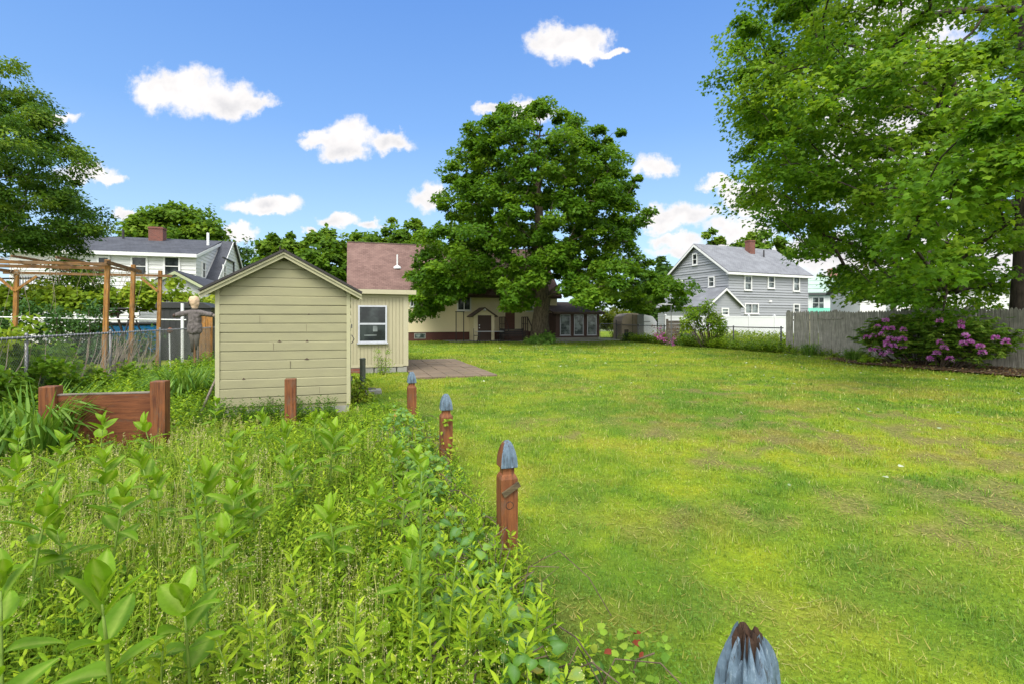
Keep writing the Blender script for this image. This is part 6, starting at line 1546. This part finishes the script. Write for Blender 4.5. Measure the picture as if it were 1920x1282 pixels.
for px, yt, h in ((12,870,.55),(200,850,.60),(295,842,.60),(295,780,.60),(120,962,.5),(300,885,.5),(385,868,.62),(435,908,.56),(400,748,.55),(440,806,.5),(470,862,.55),(505,770,.55),
    (590,772,.55),(618,772,.55),(480,915,.5),(740,822,.5),(700,905,.45),(760,1000,.5),(655,800,.48),(560,850,.5),(30,800,.55),(420,975,.42),): milkweed(px, yt, h)

# tall leafy stems near the lawn edge and two dark stalks
def leafy(name, label, px, ytop, h, leaves, ls, seed, group=None, mat='leaf_weed', tmpl=LANCE, wid=1.1, stem_r=.006, up=(.2,1.0), base=.15, stalk=None):
    d = F*(CAMZ-h)/(ytop-H); t = thing(name, label, 'weed', (kx(px)*d, d, 0), 0, group); rg = np.random.default_rng(seed); st = MB(); bx_, by_ = rg.normal(0,.05,2)
    st.tube([(bx_*u*u*h*2, by_*u*u*h*2, h*u - (.04 if u == 0 else 0)) for u in np.linspace(0,1,6)], [stem_r*(1-.6*u) for u in np.linspace(0,1,6)], 7); st.build('stem', stalk or M['stalk'], t, smooth=True)
    f = Cloud(); j = np.arange(leaves); u = base + (1-base)*((j+.5)/leaves)**.85; a = j*2.4 + rg.normal(0,.2,leaves); el_ = up[0]+(up[1]-up[0])*u + rg.normal(0,.15,leaves)
    tip = np.stack([np.cos(a), np.sin(a), el_],-1); sz = ls*rg.uniform(.75,1.2,leaves)*(1.1-.6*u)
    f.put(tmpl, np.stack([bx_*u*u*h*2, by_*u*u*h*2, h*u],-1), frames(tip, np.array((0,0,1.))-.4*tip), np.stack([sz*wid,sz,sz],-1), var=np.clip(.25+.5*u+rg.normal(0,.15,leaves),0,1)); f.build('foliage', M[mat], t); return t
for q, (px, yt, h) in enumerate(((908,1028,.62),(950,1085,.50),(880,1115,.48),(840,1050,.5),(1000,1130,.40),(870,1180,.40),(960,1190,.36),(660,1130,.42),(690,1165,.40),(480,1130,.44),(505,1150,.42),(560,1035,.45),(600,1160,.38),(300,1190,.4),(440,1190,.36),(770,1120,.42),(810,1165,.40))):
    leafy('tall_weed', 'upright pale green leafy weed rooted in the front of the meadow' if q else 'tallest upright pale weed beside the board nailed post', px, yt, h, 26, .115, 400+q, 'leafy weeds at the front of the meadow', wid=1.35)
M['dark_stalk'] = paint('dark stalk', (.085,.17,.022), .6, (.06,.12,.02), .4, 6)
for px, yt, lb, s_ in ((392,862,'tall dark green stalk with small buds rising from the meadow',1),(786,872,'tall dark green stalk close to the tall carved post',2)):
    leafy('tall_stalk', lb, px, yt, .92, 60, .085, 500+s_, None, 'leaf_milk', LANCE, 1.5, .0075, (.5,1.5), .22, M['dark_stalk'])

# low planting along the foot of the picket fence and the dark chain link
pc_ = Cloud()
x, y, s, t = region(520, 18.55, 19.3, 14.2, 33); k = (fbm(s*1.2, t*.9, 95, 3) > .40); x, y, t = x[k], y[k], t[k]
leafy_stems(pc_, x, y, rng.uniform(.18,.55,len(x))*(.55+.45*sstep(17.5,20,t)), 11, .17, OVAL, rng, up=(.1,.8), vb=-.1, vr=1.1)
x, y, s, t = region(360, 18.3, 19.2, 18.5, 33); leafy_stems(pc_, x, y, rng.uniform(.2,.6,len(x)), 10, .24, LANCE, rng, wid=1.6, vb=.15)
tag(pc_.build('fence_weeds', M['leaf_shrub']), 'strip of low green weeds along the foot of the right fences', 'weeds', kind='stuff')
